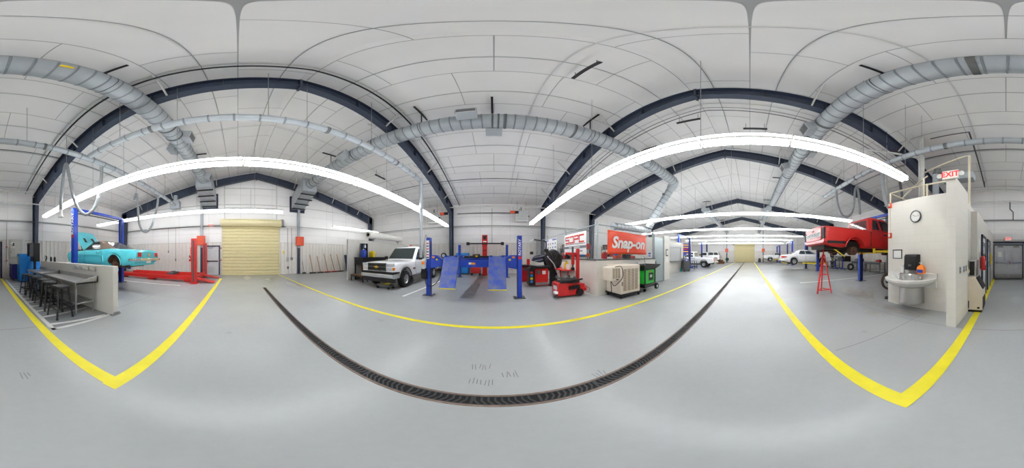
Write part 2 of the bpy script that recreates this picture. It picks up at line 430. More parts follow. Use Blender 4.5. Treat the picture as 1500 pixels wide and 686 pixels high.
# ---------------------------------------------------------------- portal frames
def ibeam(m, p, q, h0, h1, wx, t=.02):
    # p,q: points of the outer flange line; the web hangs below; X is the flange direction
    p = Vector(p); q = Vector(q); d = (q-p).normalized(); nn = Vector((1,0,0)).cross(d).normalized()
    if nn.dot(Vector((0, RY-(p.y+q.y)/2, -3))) < 0: nn = -nn
    def sl(a0, a1, wd):
        vs = []
        for e, h in ((p,h0),(q,h1)):
            for x, k in ((-wd/2,a0),(wd/2,a0),(wd/2,a1),(-wd/2,a1)):
                off = (k if k >= 0 else h + k)
                vs.append(e + Vector((x,0,0)) + nn*off)
        m.add(vs, [(0,1,2,3),(7,6,5,4),(0,4,5,1),(1,5,6,2),(2,6,7,3),(3,7,4,0)])
    sl(0,t,wx); sl(t,-t,.014); sl(-t,-1e-9,wx)
def frame(X, label, wx=.24):
    t = thing('steel_portal_frame', label, 'steel frame', (X,RY,0))
    for s, yw in ((1,YN),(-1,YS)):
        m = M(); ye = yw-.12*s - RY; zt = roof(yw)-.3
        ibeam(m, (0,ye,zt),(0,ye,.012), .62,.34, wx); m.box((-.2,ye-.4*s,0),(.2,ye+.02*s,.012))
        m.build('column', MAT['steel'], t)
        m = M(); ibeam(m, (0,ye+.0*s,roof(yw)-.24),(0,s*.012,RZ-.24), .78,.5, wx)
        for k in range(1,7):
            yy = ye*(1-k/7.0); zz = roof(yy+RY)-.24-.1; m.box((-wx/2,yy-.006,zz-.42),(wx/2,yy+.006,zz))
        m.build('rafter', MAT['steel'], t)
        # fly braces to the purlins
        for k in (.25,.55,.8):
            yy = ye*k; zr = roof(yy+RY)
            for d in (-1,1):
                if XW < X+.75*d: M().bar((.06*d,yy,zr-.75),(.75*d,yy,zr-.03),.045,.045).build('fly_brace', MAT['pipe'], t)
    m = M(); m.box((-wx/2,-.03,RZ-.86),(wx/2,.03,RZ-.2)); m.build('apex_plate', MAT['steel'], t)
    return t
for X, lb in ((-11.95,'navy steel frame against the near gable wall above the tan shutter'),(-3.4,'navy steel arch frame crossing the left half above the turquoise car'),
              (3.95,'navy steel arch frame crossing above the sink block and tyre machines'),(8.7,'navy steel frame just beyond the bright light row, over the cage'),
              (18.2,'third navy steel frame down the hall toward the far shutter'),(27.5,'farthest navy steel frame before the end wall')):
    frame(X, lb)

# ---------------------------------------------------------------- doors
def shutter(nm, X, sg, y0, y1, zt, label):
    t = thing(nm, label, 'door', (X,(y0+y1)/2,0)); t['kind'] = 'structure'; wdt = (y1-y0)/2
    m = M(); n = 15; P = []; hs = (zt-.06)/n
    for k in range(n):
        z = .06 + hs*k
        for u, d in ((0,.05),(.05,.072),(.25,.10),(.6,.108),(.9,.09),(.96,.06)): P.append((sg*d, z+hs*u))
    P.append((sg*.05, zt))
    vs = [(x,-wdt,z) for x,z in P]+[(x,wdt,z) for x,z in P]; N_ = len(P)
    m.add(vs, [(i,i+1,N_+i+1,N_+i) for i in range(N_-1)]); m.box((.06*sg,-wdt,.0),(.13*sg,wdt,.07))
    m.build('slat_curtain', MAT['tan'], t)
    m = M(); m.prism([(.06*sg,zt-.12),(.5*sg,zt-.12),(.56*sg,zt-.02),(.56*sg,zt+.28),(.46*sg,zt+.42),(.06*sg,zt+.42)], 'xz', -wdt-.12, wdt+.1)
    m.build('roll_hood', MAT['tan'], t)
    for s in (-1,1): M().box((.015*sg,s*wdt,0),(.15*sg,s*(wdt+.09),zt)).build('guide_rail', MAT['cream'], t)
    m = M(); m.box((.15*sg,wdt+.12,zt+.0),(.45*sg,wdt+.32,zt+.3)); m.cyl((.3*sg,wdt+.12,zt+.4),(.3*sg,wdt+.32,zt+.4),.1); m.build('motor', MAT['grey'], t)
    return t
shutter('door_1', XW, 1, -1.12, 3.1, 3.72, 'tan roll up shutter door at the near gable end')
shutter('door_2', XE, -1, -.95, 3.27, 3.65, 'tan roll up shutter door at the far end of the aisle')
def mandoor():
    t = thing('door_3', 'grey steel exit door beside the near tan shutter', 'door', (XW+.05,-1.9,0)); t['kind'] = 'structure'
    m = M()
    for s in (-1,1): m.box((0,s*.47,0),(.1,s*.56,2.2))
    m.box((0,-.56,2.1),(.1,.56,2.2)); m.build('door_frame', MAT['navy'], t, .006)
    m = M(); m.box((.01,-.465,.01),(.06,.465,2.1)); m.build('door_leaf', MAT['doorg'], t)
    m = M(); m.box((.06,-.42,.98),(.13,.42,1.06)); m.box((.06,-.44,.95),(.11,-.32,1.09)); m.build('push_bar', MAT['black'], t, .008)
    m = M(); m.box((.06,-.35,.12),(.072,.1,.62))
    for k in range(7): m.box((.07,-.32,.16+k*.065),(.085,.07,.19+k*.065))
    m.build('vent_grille', MAT['lgrey'], t)
    m = M(); m.box((.06,-.3,1.98),(.12,.05,2.05)); m.bar((.1,.0,2.06),(.12,.35,2.12),.02,.015); m.build('door_closer', MAT['grey'], t)
mandoor()
def dbldoor():
    t = thing('door_4', 'grey double doors at the end of the corridor', 'door', (-.15,YS+.04,0)); t['kind'] = 'structure'
    m = M()
    for s in (-1,1): m.box((s*1.0,0,0),(s*1.12,.2,2.32)); m.box((s*.87,0,0),(s*.93,.12,2.14))
    m.box((-1.12,0,2.22),(1.12,.2,2.32)); m.box((-.93,0,2.08),(.93,.12,2.14)); m.build('door_frame', MAT['navy'], t, .006)
    m = M()
    for s in (-1,1): m.box((s*.93,.0,0),(s*1.0,.06,2.22))
    m.box((-1,0,2.14),(1,.06,2.22)); m.build('frame_panel', MAT['doorg'], t)
    for s in (-1,1):
        m = M(); m.box((s*.012,.02,.02),(s*.87,.07,2.08)); lf = m.build('door_leaf', MAT['doorg'], t)
        m = M(); m.box((s*.16,.07,1.1),(s*.30,.078,1.78)); m.build('vision_pane', MAT['lens'], lf)
        m = M(); m.box((s*.05,.08,.97),(s*.82,.15,1.04)); m.box((s*.04,.07,.94),(s*.12,.16,1.08)); m.build('push_bar', MAT['chrome'], lf, .006)
        m = M(); m.box((s*.03,.07,.04),(s*.85,.08,.28)); m.build('kick_plate', MAT['inox'], lf)
        m = M(); m.box((s*.3,.07,1.96),(s*.68,.13,2.03)); m.bar((s*.4,.1,2.04),(s*.75,.14,2.09),.02,.015); m.build('door_closer', MAT['grey'], lf)
        if s > 0:
            m = M(); m.box((.42,.07,1.36),(.64,.076,1.68)); m.build('notice', MAT['paper'], lf)
dbldoor()
m = M(); m.box((-.85,-.32,0),(.85,.32,.015)); solo(m, 'door_mat', MAT['black'], 'black door mat in front of the grey double doors', 'mat', loc=(-.15,-9.95,.002))

# ---------------------------------------------------------------- block building with the sink
BX0, BX1, BYF, BZ = .93, 3.3, -3.74, 3.07
m = M(); m.box((1.12,BYF-.2,0),(BX1,BYF,BZ))
struct(m.build('wall_sink', MAT['block']), 'cream painted block wall behind the round wash sink', 'wall')
m = M(); m.box((BX1-.2,YS,0),(BX1,BYF-.2,BZ)); struct(m.build('wall_washroom', MAT['block']), 'side wall of the small block room behind the sink wall', 'wall')
m = M(); m.box((1.0,YS,2.72),(BX1-.2,BYF-.2,2.9)); struct(m.build('ceiling_washroom', MAT['block']), 'flat roof of the small block room', 'roof')
m = M(); m.box((BX0,-3.92,0),(1.12,-2.92,3.06)); o = m.build('wall_pier', MAT['block'])
struct(o, 'cream block wall end standing forward of the sink wall', 'wall')
m = M(); m.box((1.12,BYF,.04),(1.145,BYF+.02,1.72)); tag(m.build('corner_guard', MAT['inox']), 'thin steel strip in the corner between sink wall and pier', 'corner guard')
m = M(); m.box((.8,-4.5,0),(1.0,-4.7,2.72)); m.box((.8,-4.7,0),(.98,YS,2.72)); m.box((.98,-4.7,0),(1.18,-3.92,2.72))
struct(m.build('wall_corridor', MAT['gblock']), 'grey block corridor wall leading to the double doors', 'wall')
def halldoor(nm, y0, y1, lb):
    t = thing(nm, lb, 'door', (.8,(y0+y1)/2,0)); t['kind'] = 'structure'; h = abs(y1-y0)/2
    m = M()
    for s in (-1,1): m.box((-.06,s*(h-.05),0),(0,s*h,2.14))
    m.box((-.06,-h,2.06),(0,h,2.14)); m.build('door_frame', MAT['navy'], t, .004)
    m = M(); m.box((-.03,-h+.05,.01),(0,h-.05,2.06)); m.build('door_leaf', MAT['lgrey'], t)
    m = M(); m.box((-.036,-h+.18,.95),(-.03,h-.18,1.9)); m.build('window_pane', MAT['lens'], t)
    m = M(); m.cyl((-.03,h-.13,1.0),(-.09,h-.13,1.0),.02); m.cyl((-.08,h-.13,1.0),(-.08,h-.25,1.0),.012); m.build('door_handle', MAT['chrome'], t)
halldoor('door_5',-6.15,-5.2,'nearer grey corridor door in a navy frame'); halldoor('door_6',-7.75,-6.75,'farther grey corridor door in a navy frame')

# trench drain
t = thing('trench_drain', 'long dark iron trench drain running down the centre aisle', 'drain', (13.7,1.165,0)); Ld = 20.87
m = M()
for s in (-1,1): m.box((-Ld,s*.062,.0005),(Ld,s*.085,.006))
m.build('rusty_edge', mat('rusty_steel', (122,104,92), .7, 0, .25, 15), t)
m = M(); m.box((-Ld,-.062,.0004),(Ld,.062,.0015)); m.build('channel', mat('drain_shadow', (20,20,21), .9), t)
m = M(); x = -Ld; k = 0; 
while x < Ld-.5:
    sg = 1 if k%2 else -1
    m.box((x,-.06,.0015),(x+.02,.06,.005)); m.box((x,-.06,.0015),(x+.5,-.052,.005)); m.box((x,.052,.0015),(x+.5,.06,.005))
    for j in range(9):
        xx = x+.05+j*.05
        if xx+.02 < x+.5:
            m.bar((xx-.02*sg,-.056,.0035),(xx+.02*sg,.0,.0035),.016,.004); m.bar((xx+.02*sg,.0,.0035),(xx+.02*sg,.056,.0035),.016,.004)
    x += .5; k += 1
m.build('grate', mat('iron_grate', (62,62,64), .5, .4, .2, 12), t)

# framing lines on the near gable above the shutter
m = M()
for y in (-1.0,2.95): m.box((XW,y-.04,4.2),(XW+.05,y+.04,roof(y)-.75))
for z in (5.1,6.75): m.box((XW,-1.0,z),(XW+.05,2.95,z+.06))
m.box((XW,.95,5.1),(XW+.03,1.0,6.75)); struct(m.build('trim_1', MAT['pipe']), 'pale framing on the gable wall above the near shutter', 'trim')
# ================================================================ OVERHEAD
# ---- fluorescent strip lights: housing, tubes, wire guard, hanger
def strip_light(Lf, X, y, z, label, group, rod, first=[]):
    if first and abs(first[0][1]-Lf) < .02:
        r = dup(first[0][0], (X,y,z), 0, label, group)
        for c in kids(r):
            if c.name.startswith('hanger_rod'): bpy.data.objects.remove(c)
    else:
        r = thing('strip_light', label, 'ceiling light', (X,y,z), 0, group); h = Lf/2-.015
        m = M(); m.prism([(-.13,.055),(-.06,.095),(.06,.095),(.13,.055),(.125,.048),(.06,.08),(-.06,.08),(-.125,.048)], 'xz', -h, h); m.build('housing', MAT['grey'], r)
        for s in (-1,1): M().cyl((s*.095,-h+.03,.012),(s*.095,h-.03,.012),.02,n=8).build('lamp_tube', MAT['tube'], r)
        m = M()
        for x in (-.12,0,.12): m.box((x-.005,-h,-.06),(x+.005,h,-.02))
        for k in range(19):
            yy = -h + 2*h*k/18; m.box((-.12,yy-.004,-.06),(.12,yy+.004,-.025))
        m.build('louver', MAT['white'], r)
        m = M(); m.box((-.11,-h-.01,-.05),(.11,-h+.015,.11)); m.build('end_bracket', MAT['white'], r)
        first.insert(0, (r, Lf))
    if rod: M().cyl((0,-Lf/2,.1),(0,-Lf/2,roof(y-Lf/2)-z-.03),.006,n=5).build('hanger_rod', MAT['cond'], r)
    return r
LZ = 3.65
ROWS = [(-7.75,-9.0,2.2,8,'strip light in the row by the near tan shutter'),
        (-3.38,-8.44,11.5,14,'strip light in the bright row over the turquoise car side'),
        (2.52,-3.55,10.9,10,'strip light in the bright row ending above the wash sink'),
        (8.35,-6.0,9.3,11,'strip light in the row just beyond the orange banner'),
        (13.2,-5.4,10.3,11,'strip light in the second row beyond the orange banner'),
        (17.8,-6,9.4,11,'strip light in the third row beyond the orange banner'),
        (22.6,-6,9.4,11,'strip light in the fourth row beyond the orange banner'),
        (29,-6,9.4,11,'strip light in the farthest row by the far shutter'),
        (-10.2,6.7,11.8,4,'strip light over the brooms on the near wall')]
for X, y0, y1, n, lb in ROWS:
    p = (y1-y0)/n
    for k in range(n):
        strip_light(p, X, y0+p*(k+.5), LZ, ORD[n-1-k]+' '+lb+', from the lift wall' if n > 4 else ORD[k]+' '+lb+', from the shutter', 'rows of strip lights', k % 2 == 1 or k == 0)
    for dx, dz, pw, rot in ((-.06,.012,LAMP_SIDE,R(72)),(.06,.012,LAMP_SIDE,R(-72)),(-.13,.085,LAMP_UP,R(128)),(.13,.085,LAMP_UP,R(-128))):      # the light of the row's own lamps
        la = bpy.data.lights.new('strip_light_glow', 'AREA'); la.shape = 'RECTANGLE'; la.size = .08; la.size_y = y1-y0; la.energy = pw*n*(1 if n > 4 else .4); la.color = (.955,.975,1)
        lo = bpy.data.objects.new('strip_light_glow', la); COL.objects.link(lo); lo.location = (X+dx,(y0+y1)/2,LZ+dz); lo.rotation_euler = (0,rot,0)

# ---- spiral ducts
MAT['seam'] = mat('duct_seam', (128,134,138), .5, .2)
def spiral(m, p, q, r, pitch=.3, n=20):
    p = Vector(p); q = Vector(q); L = (q-p).length; d = (q-p)/L
    u = Vector((0,0,1)) if abs(d.z)<.9 else Vector((1,0,0)); a = d.cross(u).normalized(); b = d.cross(a)
    prof = []; s = 0
    while s < L-.06:
        prof += [(s,r),(s+pitch-.045,r),(s+pitch-.034,r+.012),(s+pitch-.012,r+.012),(s+pitch-.001,r)]; s += pitch
    prof = [(min(x,L),y) for x,y in prof] + [(L,r)]
    i0 = len(m.mi); m.loft([m.ring(p+d*x,a,b,y,n) for x,y in prof])
    for k in range(len(prof)-1):
        if prof[k][1] > r or prof[k+1][1] > r: m.mi[i0+k*n:i0+(k+1)*n] = [1]*n
def duct_band(t, p, q, r, name='sealed_joint'):
    M().cyl(p,q,r,n=20).build(name, MAT['gdark'], t)
def diffuser(t, c, rot, w_=.5, h_=.36, d_=.3):
    e = Euler(rot).to_matrix().to_4x4()
    m = M(); T = Matrix.Translation(c) @ e
    bx = M().box((-w_/2,-.02,-h_/2),(w_/2,d_,h_/2)); m.add([T@Vector(v) for v in bx.v], bx.f)
    o = m.build('diffuser_box', MAT['galv'], t)
    g = M()
    for k in range(9):
        zz = -h_/2+.05+(h_-.1)*k/8; b2 = M().box((-w_/2+.04,d_+.0,zz-.008),(w_/2-.04,d_+.012,zz+.006)); g.add([T@Vector(v) for v in b2.v], b2.f, 2)
    b2 = M().box((-w_/2+.03,d_,-h_/2+.03),(w_/2-.03,d_+.004,h_/2-.03)); g.add([T@Vector(v) for v in b2.v], b2.f, 1)
    for a_, b_ in (((-w_/2,d_,-h_/2),(w_/2,d_+.025,-h_/2+.03)),((-w_/2,d_,h_/2-.03),(w_/2,d_+.025,h_/2)),((-w_/2,d_,-h_/2),(-w_/2+.03,d_+.025,h_/2)),((w_/2-.03,d_,-h_/2),(w_/2,d_+.025,h_/2))):
        b2 = M().box(a_,b_); g.add([T@Vector(v) for v in b2.v], b2.f)
    g.build('grille', [MAT['lgrey'],MAT['black'],MAT['grey']], o)
def hanger(t, x, y, z, r):
    m = M(); zr = roof(y)-.04
    for s in (-1,1): m.bar((x,y+s*.02,z+r),(x,y+s*.02,zr),.012,.02)
    m.tube([(x,y+(r+.008)*math.cos(a),z+(r+.008)*math.sin(a)) for a in np.linspace(0,2*PI,20)], .008, 4)
    m.box((x-.03,y-.5,zr-.06),(x+.03,y+.5,zr-.01)); m.build('duct_hanger', MAT['black'], t)
DZ = 6.45
def wallplenum(t, y):
    m = M()   # box at the duct end, sloping down to the louvre in the gable
    A = [(-9.75,y-.5,5.95),(-9.75,y+.5,5.95),(-9.75,y+.5,6.95),(-9.75,y-.5,6.95)]
    B = [(-10.3,y-.5,5.75),(-10.3,y+.5,5.75),(-10.3,y+.5,6.9),(-10.3,y-.5,6.9)]
    Cc = [(-12.1,y-.5,5.15),(-12.1,y+.5,5.15),(-12.1,y+.5,6.1),(-12.1,y-.5,6.1)]
    m.loft([[Vector(p) for p in q] for q in (A,B,Cc)]); m.build('plenum', MAT['galv'], t, .01)
    for i, (x, z) in enumerate(((-10.0,5.8),(-10.6,5.6),(-11.2,5.4),(-11.8,5.2))):
        m = M(); m.box((x-.05,y-.56,z-.06),(x+.05,y+.56,z)); m.build('plenum_flange', MAT['black'], t)
    m = M(); m.box((-12.19,y-.62,4.95),(-12.1,y+.62,6.3))
    for k in range(9): m.box((-12.1,y-.56,5.05+k*.13),(-12.06,y+.56,5.09+k*.13))
    m.build('wall_louvre', MAT['navy'], t)
t = thing('air_duct', 'fat grey round duct running above the sink block and turquoise car', 'duct', (0,0,0))
m = M(); spiral(m,(-9.9,-2.1,DZ),(15.0,-2.1,DZ),.3); m.build('spiral_pipe', [MAT['galv'],MAT['seam']], t)
for x, wd in ((-4.55,.05),(-4.3,.05),(-5.1,.05),(.35,.12),(4.2,.05),(5.0,.05),(8.9,.05)): duct_band(t,(x,-2.1,DZ),(x+wd,-2.1,DZ),.318)
wallplenum(t,-2.1)
diffuser(t,(-5.35,-1.84,DZ+.02),(R(-15),0,0)); diffuser(t,(-9.2,-1.84,DZ-.05),(R(-20),0,0)); diffuser(t,(4.6,-1.86,DZ-.1),(R(-25),0,0)); diffuser(t,(7.9,-1.86,DZ-.1),(R(-25),0,0))
diffuser(t,(-6.0,-2.36,DZ-.1),(R(25),0,PI)); diffuser(t,(6.4,-2.36,DZ),(R(15),0,PI))
for x in (-8.2,-2.0,2.0,6.6,11.5): hanger(t,x,-2.1,DZ,.3)
M().box((-1.15,-1.845,DZ-.19),(-.95,-1.80,DZ-.15)).build('yellow_sticker', MAT['lime'], t)
t = thing('air_duct', 'fat grey round duct running above the four post lift', 'duct', (0,0,0))
m = M(); spiral(m,(-9.9,4.62,DZ),(9.0,4.62,DZ),.3); m.build('spiral_pipe', [MAT['galv'],MAT['seam']], t)
m = M(); m.tube([(9.0,4.62,DZ),(9.25,4.66,DZ-.03),(9.42,4.8,DZ-.16),(9.42,4.98,DZ-.4)], .3, 20); m.build('elbow', MAT['galv'], t)
m = M(); spiral(m,(9.42,4.95,DZ-.36),(9.25,6.6,3.45),.25); m.build('drop_pipe', [MAT['galv'],MAT['seam']], t)
duct_band(t,(9.42,5.3,DZ-.82),(9.41,5.36,DZ-.9),.29)
m = M(); spiral(m,(9.45,6.7,3.2),(6.0,6.7,3.1),.2); m.build('branch_pipe', [MAT['galv'],MAT['seam']], t)
for x, wd in ((.1,.05),(.3,.05),(-5.3,.05),(-4.1,.05),(2.4,.05),(-9.3,.05),(-8.8,.05)): duct_band(t,(x,4.62,DZ),(x+wd,4.62,DZ),.318)
wallplenum(t,4.62)
diffuser(t,(-.72,4.36,DZ+.02),(R(20),0,PI),.56,.4); diffuser(t,(.0,4.87,DZ-.12),(R(-25),0,0)); diffuser(t,(-5.6,4.37,DZ-.1),(R(25),0,PI))
for x in (-7.2,-2.2,-.05,3.1,6.4): hanger(t,x,4.62,DZ,.3)
# far pair of ducts down the hall
for y, lb in ((-1.9,'far round duct hung on the sink side of the long aisle'),(4.7,'far round duct hung on the cage side of the long aisle')):
    t = thing('air_duct', lb, 'duct', (0,0,0))
    m = M(); spiral(m,(16.2,y,DZ-.1),(33.5,y,DZ-.1),.3,.6,14); m.build('spiral_pipe', [MAT['galv'],MAT['seam']], t)
    for x in (17,21,27): hanger(t,x,y,DZ-.1,.3)
    for x in (16.5,22,28): diffuser(t,(x,y+(.26 if y<0 else -.26),DZ-.2),(R(-25 if y<0 else 25),0,0 if y<0 else PI))
# exhaust extraction rail, branch and drop
EZ2 = 5.05
t = thing('exhaust_rail', 'thin grey exhaust duct running above the bench and the pier', 'duct', (0,0,0))
m = M(); spiral(m,(-10.4,-4.22,EZ2),(8.6,-4.22,EZ2),.105,.5,12); m.build('spiral_pipe', [MAT['galv'],MAT['seam']], t)
for x in (-9.5,-5.6,-1.75,1.6,5.5): duct_band(t,(x,-4.22,EZ2),(x+.08,-4.22,EZ2),.115,'collar')
for x in (-8.8,-5,-1.2,2.4,6.5): M().cyl((x,-4.22,EZ2+.1),(x,-4.22,roof(-4.22)-.03),.008,n=5).build('hanger_rod', MAT['cond'], t)
m = M(); m.box((-10.75,-4.6,4.75),(-10.3,-3.9,5.35)); m.cyl((-10.5,-4.22,5.35),(-10.5,-4.22,5.8),.15); m.build('fan_box', MAT['galv'], t, .02)
t = thing('exhaust_branch', 'thin grey exhaust duct crossing the hall and dropping by the white truck', 'duct', (0,0,0))
m = M(); spiral(m,(-3.17,-4.05,EZ2),(-3.17,6.5,EZ2),.1,.5,12); m.build('spiral_pipe', [MAT['galv'],MAT['seam']], t)
for y in (-1.9,1.9,4.6): duct_band(t,(-3.17,y,EZ2),(-3.17,y+.08,EZ2),.11,'collar')
m = M(); m.tube([(-3.17,6.45,EZ2),(-3.17,6.55,EZ2-.02),(-3.17,6.6,EZ2-.12),(-3.17,6.6,3)],.08,12); m.cyl((-3.17,6.6,3.1),(-3.17,6.6,1.36),.065); m.build('drop_pipe', [MAT['galv'],MAT['seam']], t)
for y in (-2.8,.6,3.4): M().cyl((-3.17,y,EZ2+.1),(-3.17,y,roof(y)-.03),.008,n=5).build('hanger_rod', MAT['cond'], t)
def catm(P, n=7):
    P = [Vector(p) for p in P]; Q = [2*P[0]-P[1]] + P + [2*P[-1]-P[-2]]; out = []
    for i in range(1, len(Q)-2):
        for k in range(n):
            u = k/n; a,b,c,d = Q[i-1],Q[i],Q[i+1],Q[i+2]
            out.append(.5*((2*b)+(c-a)*u+(2*a-5*b+4*c-d)*u*u+(3*b-a-3*c+d)*u**3))
    return out + [P[-1]]
def exhaust_hose(pts, hook, label, nozzle=True):
    t = thing('exhaust_hose', label, 'hose', pts[0], 0); o = Vector(pts[0])
    m = M(); P = catm([Vector(p)-o for p in pts], 9); m.tube(P, [.062+.006*(i%2) for i in range(len(P))], 9); m.build('hose', MAT['hose'], t)
    h = Vector(hook)-o; M().cyl(h, (h.x,h.y,roof(hook[1])-o.z-.03), .01, n=5).build('hook_cable', MAT['cond'], t)
    m = M(); m.cyl((0,0,-.05),(0,0,.12),.08); m.build('collar', MAT['galv'], t)
    if nozzle:
        e = P[-1]; m = M(); m.cyl(e,(e.x,e.y,e.z-.12),.07,.07); m.cyl((e.x,e.y,e.z-.12),(e.x,e.y,e.z-.28),.07,.11); m.build('nozzle', MAT['white'], t)
exhaust_hose([(-3.86,-4.27,4.95),(-3.85,-4.3,4.3),(-3.75,-4.45,3.35),(-3.5,-4.75,2.97),(-3.25,-5.05,3.5),(-3.08,-5.2,4.7),(-3.0,-5.25,5.25),(-2.93,-5.32,4.9),(-2.85,-5.4,3.6),(-2.85,-5.42,3.2)], (-3.0,-5.25,5.3), 'grey looped exhaust hose hanging above the stools and bench')
exhaust_hose([(-7.87,-4.18,4.95),(-7.85,-4.25,4.2),(-7.7,-4.5,3.1),(-7.5,-4.8,2.75),(-7.3,-5.05,3.2),(-7.2,-5.1,4.6),(-7.15,-5.15,4.95),(-7.05,-5.2,4.6)], (-7.15,-5.15,5.0), 'grey looped exhaust hose hanging above the turquoise car roof', False)
exhaust_hose([(7.2,-4.22,4.95),(7.2,-4.3,4.2),(7.1,-4.5,3.6),(6.9,-4.75,3.5),(6.75,-4.95,3.9),(6.7,-5.05,5.0),(6.62,-5.1,5.15),(6.55,-5.15,4.8),(6.5,-5.2,3.6)], (6.62,-5.1,5.2), 'grey looped exhaust hose hanging above the red pickup bed', False)
exhaust_hose([(4.0,-4.22,4.95),(4.0,-4.25,4.3),(3.95,-4.3,3.6),(3.85,-4.4,3.2),(3.7,-4.6,3.15)], (3.9,-4.35,3.5), 'grey exhaust hose hanging just left of the sink wall top', False)

# ---- pipes and conduits
def pipe(name, pts, r, m_, label, cat='pipe', n=7):
    o = Vector(pts[0]); return solo(M().tube([Vector(p)-o for p in pts], r, n), name, m_, label, cat, loc=o)
def slope(X, dz, y0=YS+.4, y1=YN-.4): return [(X,y0,roof(y0)-dz),(X,RY,RZ-dz),(X,y1,roof(y1)-dz)]
pipe('gas_pipe', slope(-2.72,.28), .03, MAT['black'], 'thin black pipe following the roof beside the left navy arch')
pipe('conduit', slope(4.75,.55), .018, MAT['cond'], 'thin grey conduit along the right navy arch, nearer the lights')
pipe('conduit', slope(5.0,.45), .018, MAT['dgrey'], 'thin dark conduit along the right navy arch, on its far side')
pipe('air_pipe', [(-9.5,12.1,5.25),(9.5,12.1,5.25)], .045, MAT['pipe'], 'white pipe running high along the lift side wall')
pipe('gas_pipe', [(-2.9,12.7,4.85),(2.0,12.7,4.85),(2.0,12.7,5.2)], .03, MAT['dgrey'], 'dark pipe feeding the white heater on the lift side wall')
pipe('conduit', [(-12.0,13.0,3.86),(9.0,13.0,3.86)], .03, MAT['cond'], 'grey conduit along the lift side wall above the red tower')
pipe('conduit', [(-.15,12.95,2.45),(-.15,12.95,5.3)], .02, MAT['cond'], 'upright grey conduit on the wall right of the red tower')
pipe('air_pipe', [(-12.05,-10.1,3.68),(-12.05,3.6,3.68)], .03, MAT['dgrey'], 'dark pipe running along the near gable wall above the exit door')
pipe('air_pipe', [(-12.0,-10.15,3.68),(8,-10.15,3.68)], .035, MAT['cond'], 'grey pipe along the wall behind the black monitor cabinet')
pipe('air_pipe', [(-9,-9.6,4.75),(10,-9.6,4.75)], .04, MAT['pipe'], 'white pipe running high along the double door wall')
pipe('air_pipe', [(-3,-9.4,5.45),(9,-9.4,5.45)], .05, MAT['pipe'], 'higher white pipe near the roof edge over the double doors')
pipe('conduit', [(-.45,-10.1,3.68),(-.45,-10.1,4.2),(-.25,-9.9,4.35),(-.25,-9.9,4.9)], .035, MAT['dgrey'], 'dark bent conduit on the wall above the double doors')
pipe('pull_cord', [(-8.1,8.8,2.3),(-8.1,8.8,roof(8.8)-.03)], .012, MAT['cream'], 'cream upright rod hanging over the grey partition')
pipe('sprinkler_pipe', [(-12,-6.4,6.35),(14,-6.4,6.35)], .022, MAT['dgrey'], 'thin dark pipe under the roof over the turquoise car')
pipe('sprinkler_pipe', [(-12,9.3,6.2),(20,9.3,6.2)], .022, MAT['dgrey'], 'thin dark pipe under the roof over the four post lift')
pipe('conduit', [(1.2,-9.2,roof(-9.2)-.03),(1.2,-9.2,5.6),(1.2,-5.2,6.5),(2.6,-5.2,6.5)], .025, MAT['dgrey'], 'dark bent conduit under the roof behind the exit sign')
for i, (x, y, n_) in enumerate(((1.5,2.4,'right of the middle duct grille'),(-6.2,7.4,'above the white truck'),(-6.6,9.6,'near the rolled curtain'),(6.1,-.2,'beyond the second light row'),(5.3,2.1,'above the orange banner'),(-9.2,.4,'near the tan shutter'),(-10,1.4,'above the tan shutter roll'))):
    m = M(); zr = roof(y)-.10
    m.box((-.04,-.45,-.42),(.04,.45,-.36)); m.cyl((0,-.35,-.36),(0,-.35,.0),.008,n=5); m.cyl((0,.35,-.36),(0,.35,.0),.008,n=5)
    solo(m, 'trapeze_bar', MAT['black'], 'short black hanger bar under the roof '+n_, 'hanger bar', loc=(x,y,zr))
def unit_heater(x, label):
    t = thing('unit_heater', label, 'heater', (x,12.55,4.1))
    m = M(); m.box((-.46,-.3,0),(.46,.3,.86)); m.build('casing', MAT['white'], t, .02)
    for k in range(3):
        m = M(); m.prism([(-.34,.1+k*.26),(-.31,.08+k*.26),(-.31,.28+k*.26),(-.33,.3+k*.26)], 'yz', -.42, .42); m.build('louvre', MAT['lgrey'], t)
    m = M(); m.cyl((.5,0,.5),(.62,0,.5),.05); m.build('valve', MAT['dgrey'], t)
    m = M()
    for sx in (-.35,.35): m.cyl((sx,0,.86),(sx,0,roof(12.55)-4.1-.03),.012,n=6)
    m.cyl((0,.2,.86),(0,.2,1.3),.05); m.build('flue_and_rods', MAT['cond'], t)
unit_heater(2.15,'white louvered unit heater high on the wall right of the red tower')
unit_heater(-4.9,'white louvered unit heater high on the wall left of the red tower')
for x, lb in ((-3.95,'orange and black winch motor hung left of the red tower'),(1.45,'orange and black winch motor hung right of the red tower')):
    t = thing('winch_motor', lb, 'motor', (x,12.2,4.8))
    m = M(); m.box((-.22,-.1,-.1),(.12,.1,.1)); m.build('gearbox', MAT['orange'], t, .01)
    m = M(); m.cyl((.12,0,0),(.4,0,0),.11); m.build('motor_drum', MAT['black'], t)
    m = M(); m.cyl((0,0,.1),(0,0,.45),.012,n=6); m.build('rod', MAT['cond'], t)
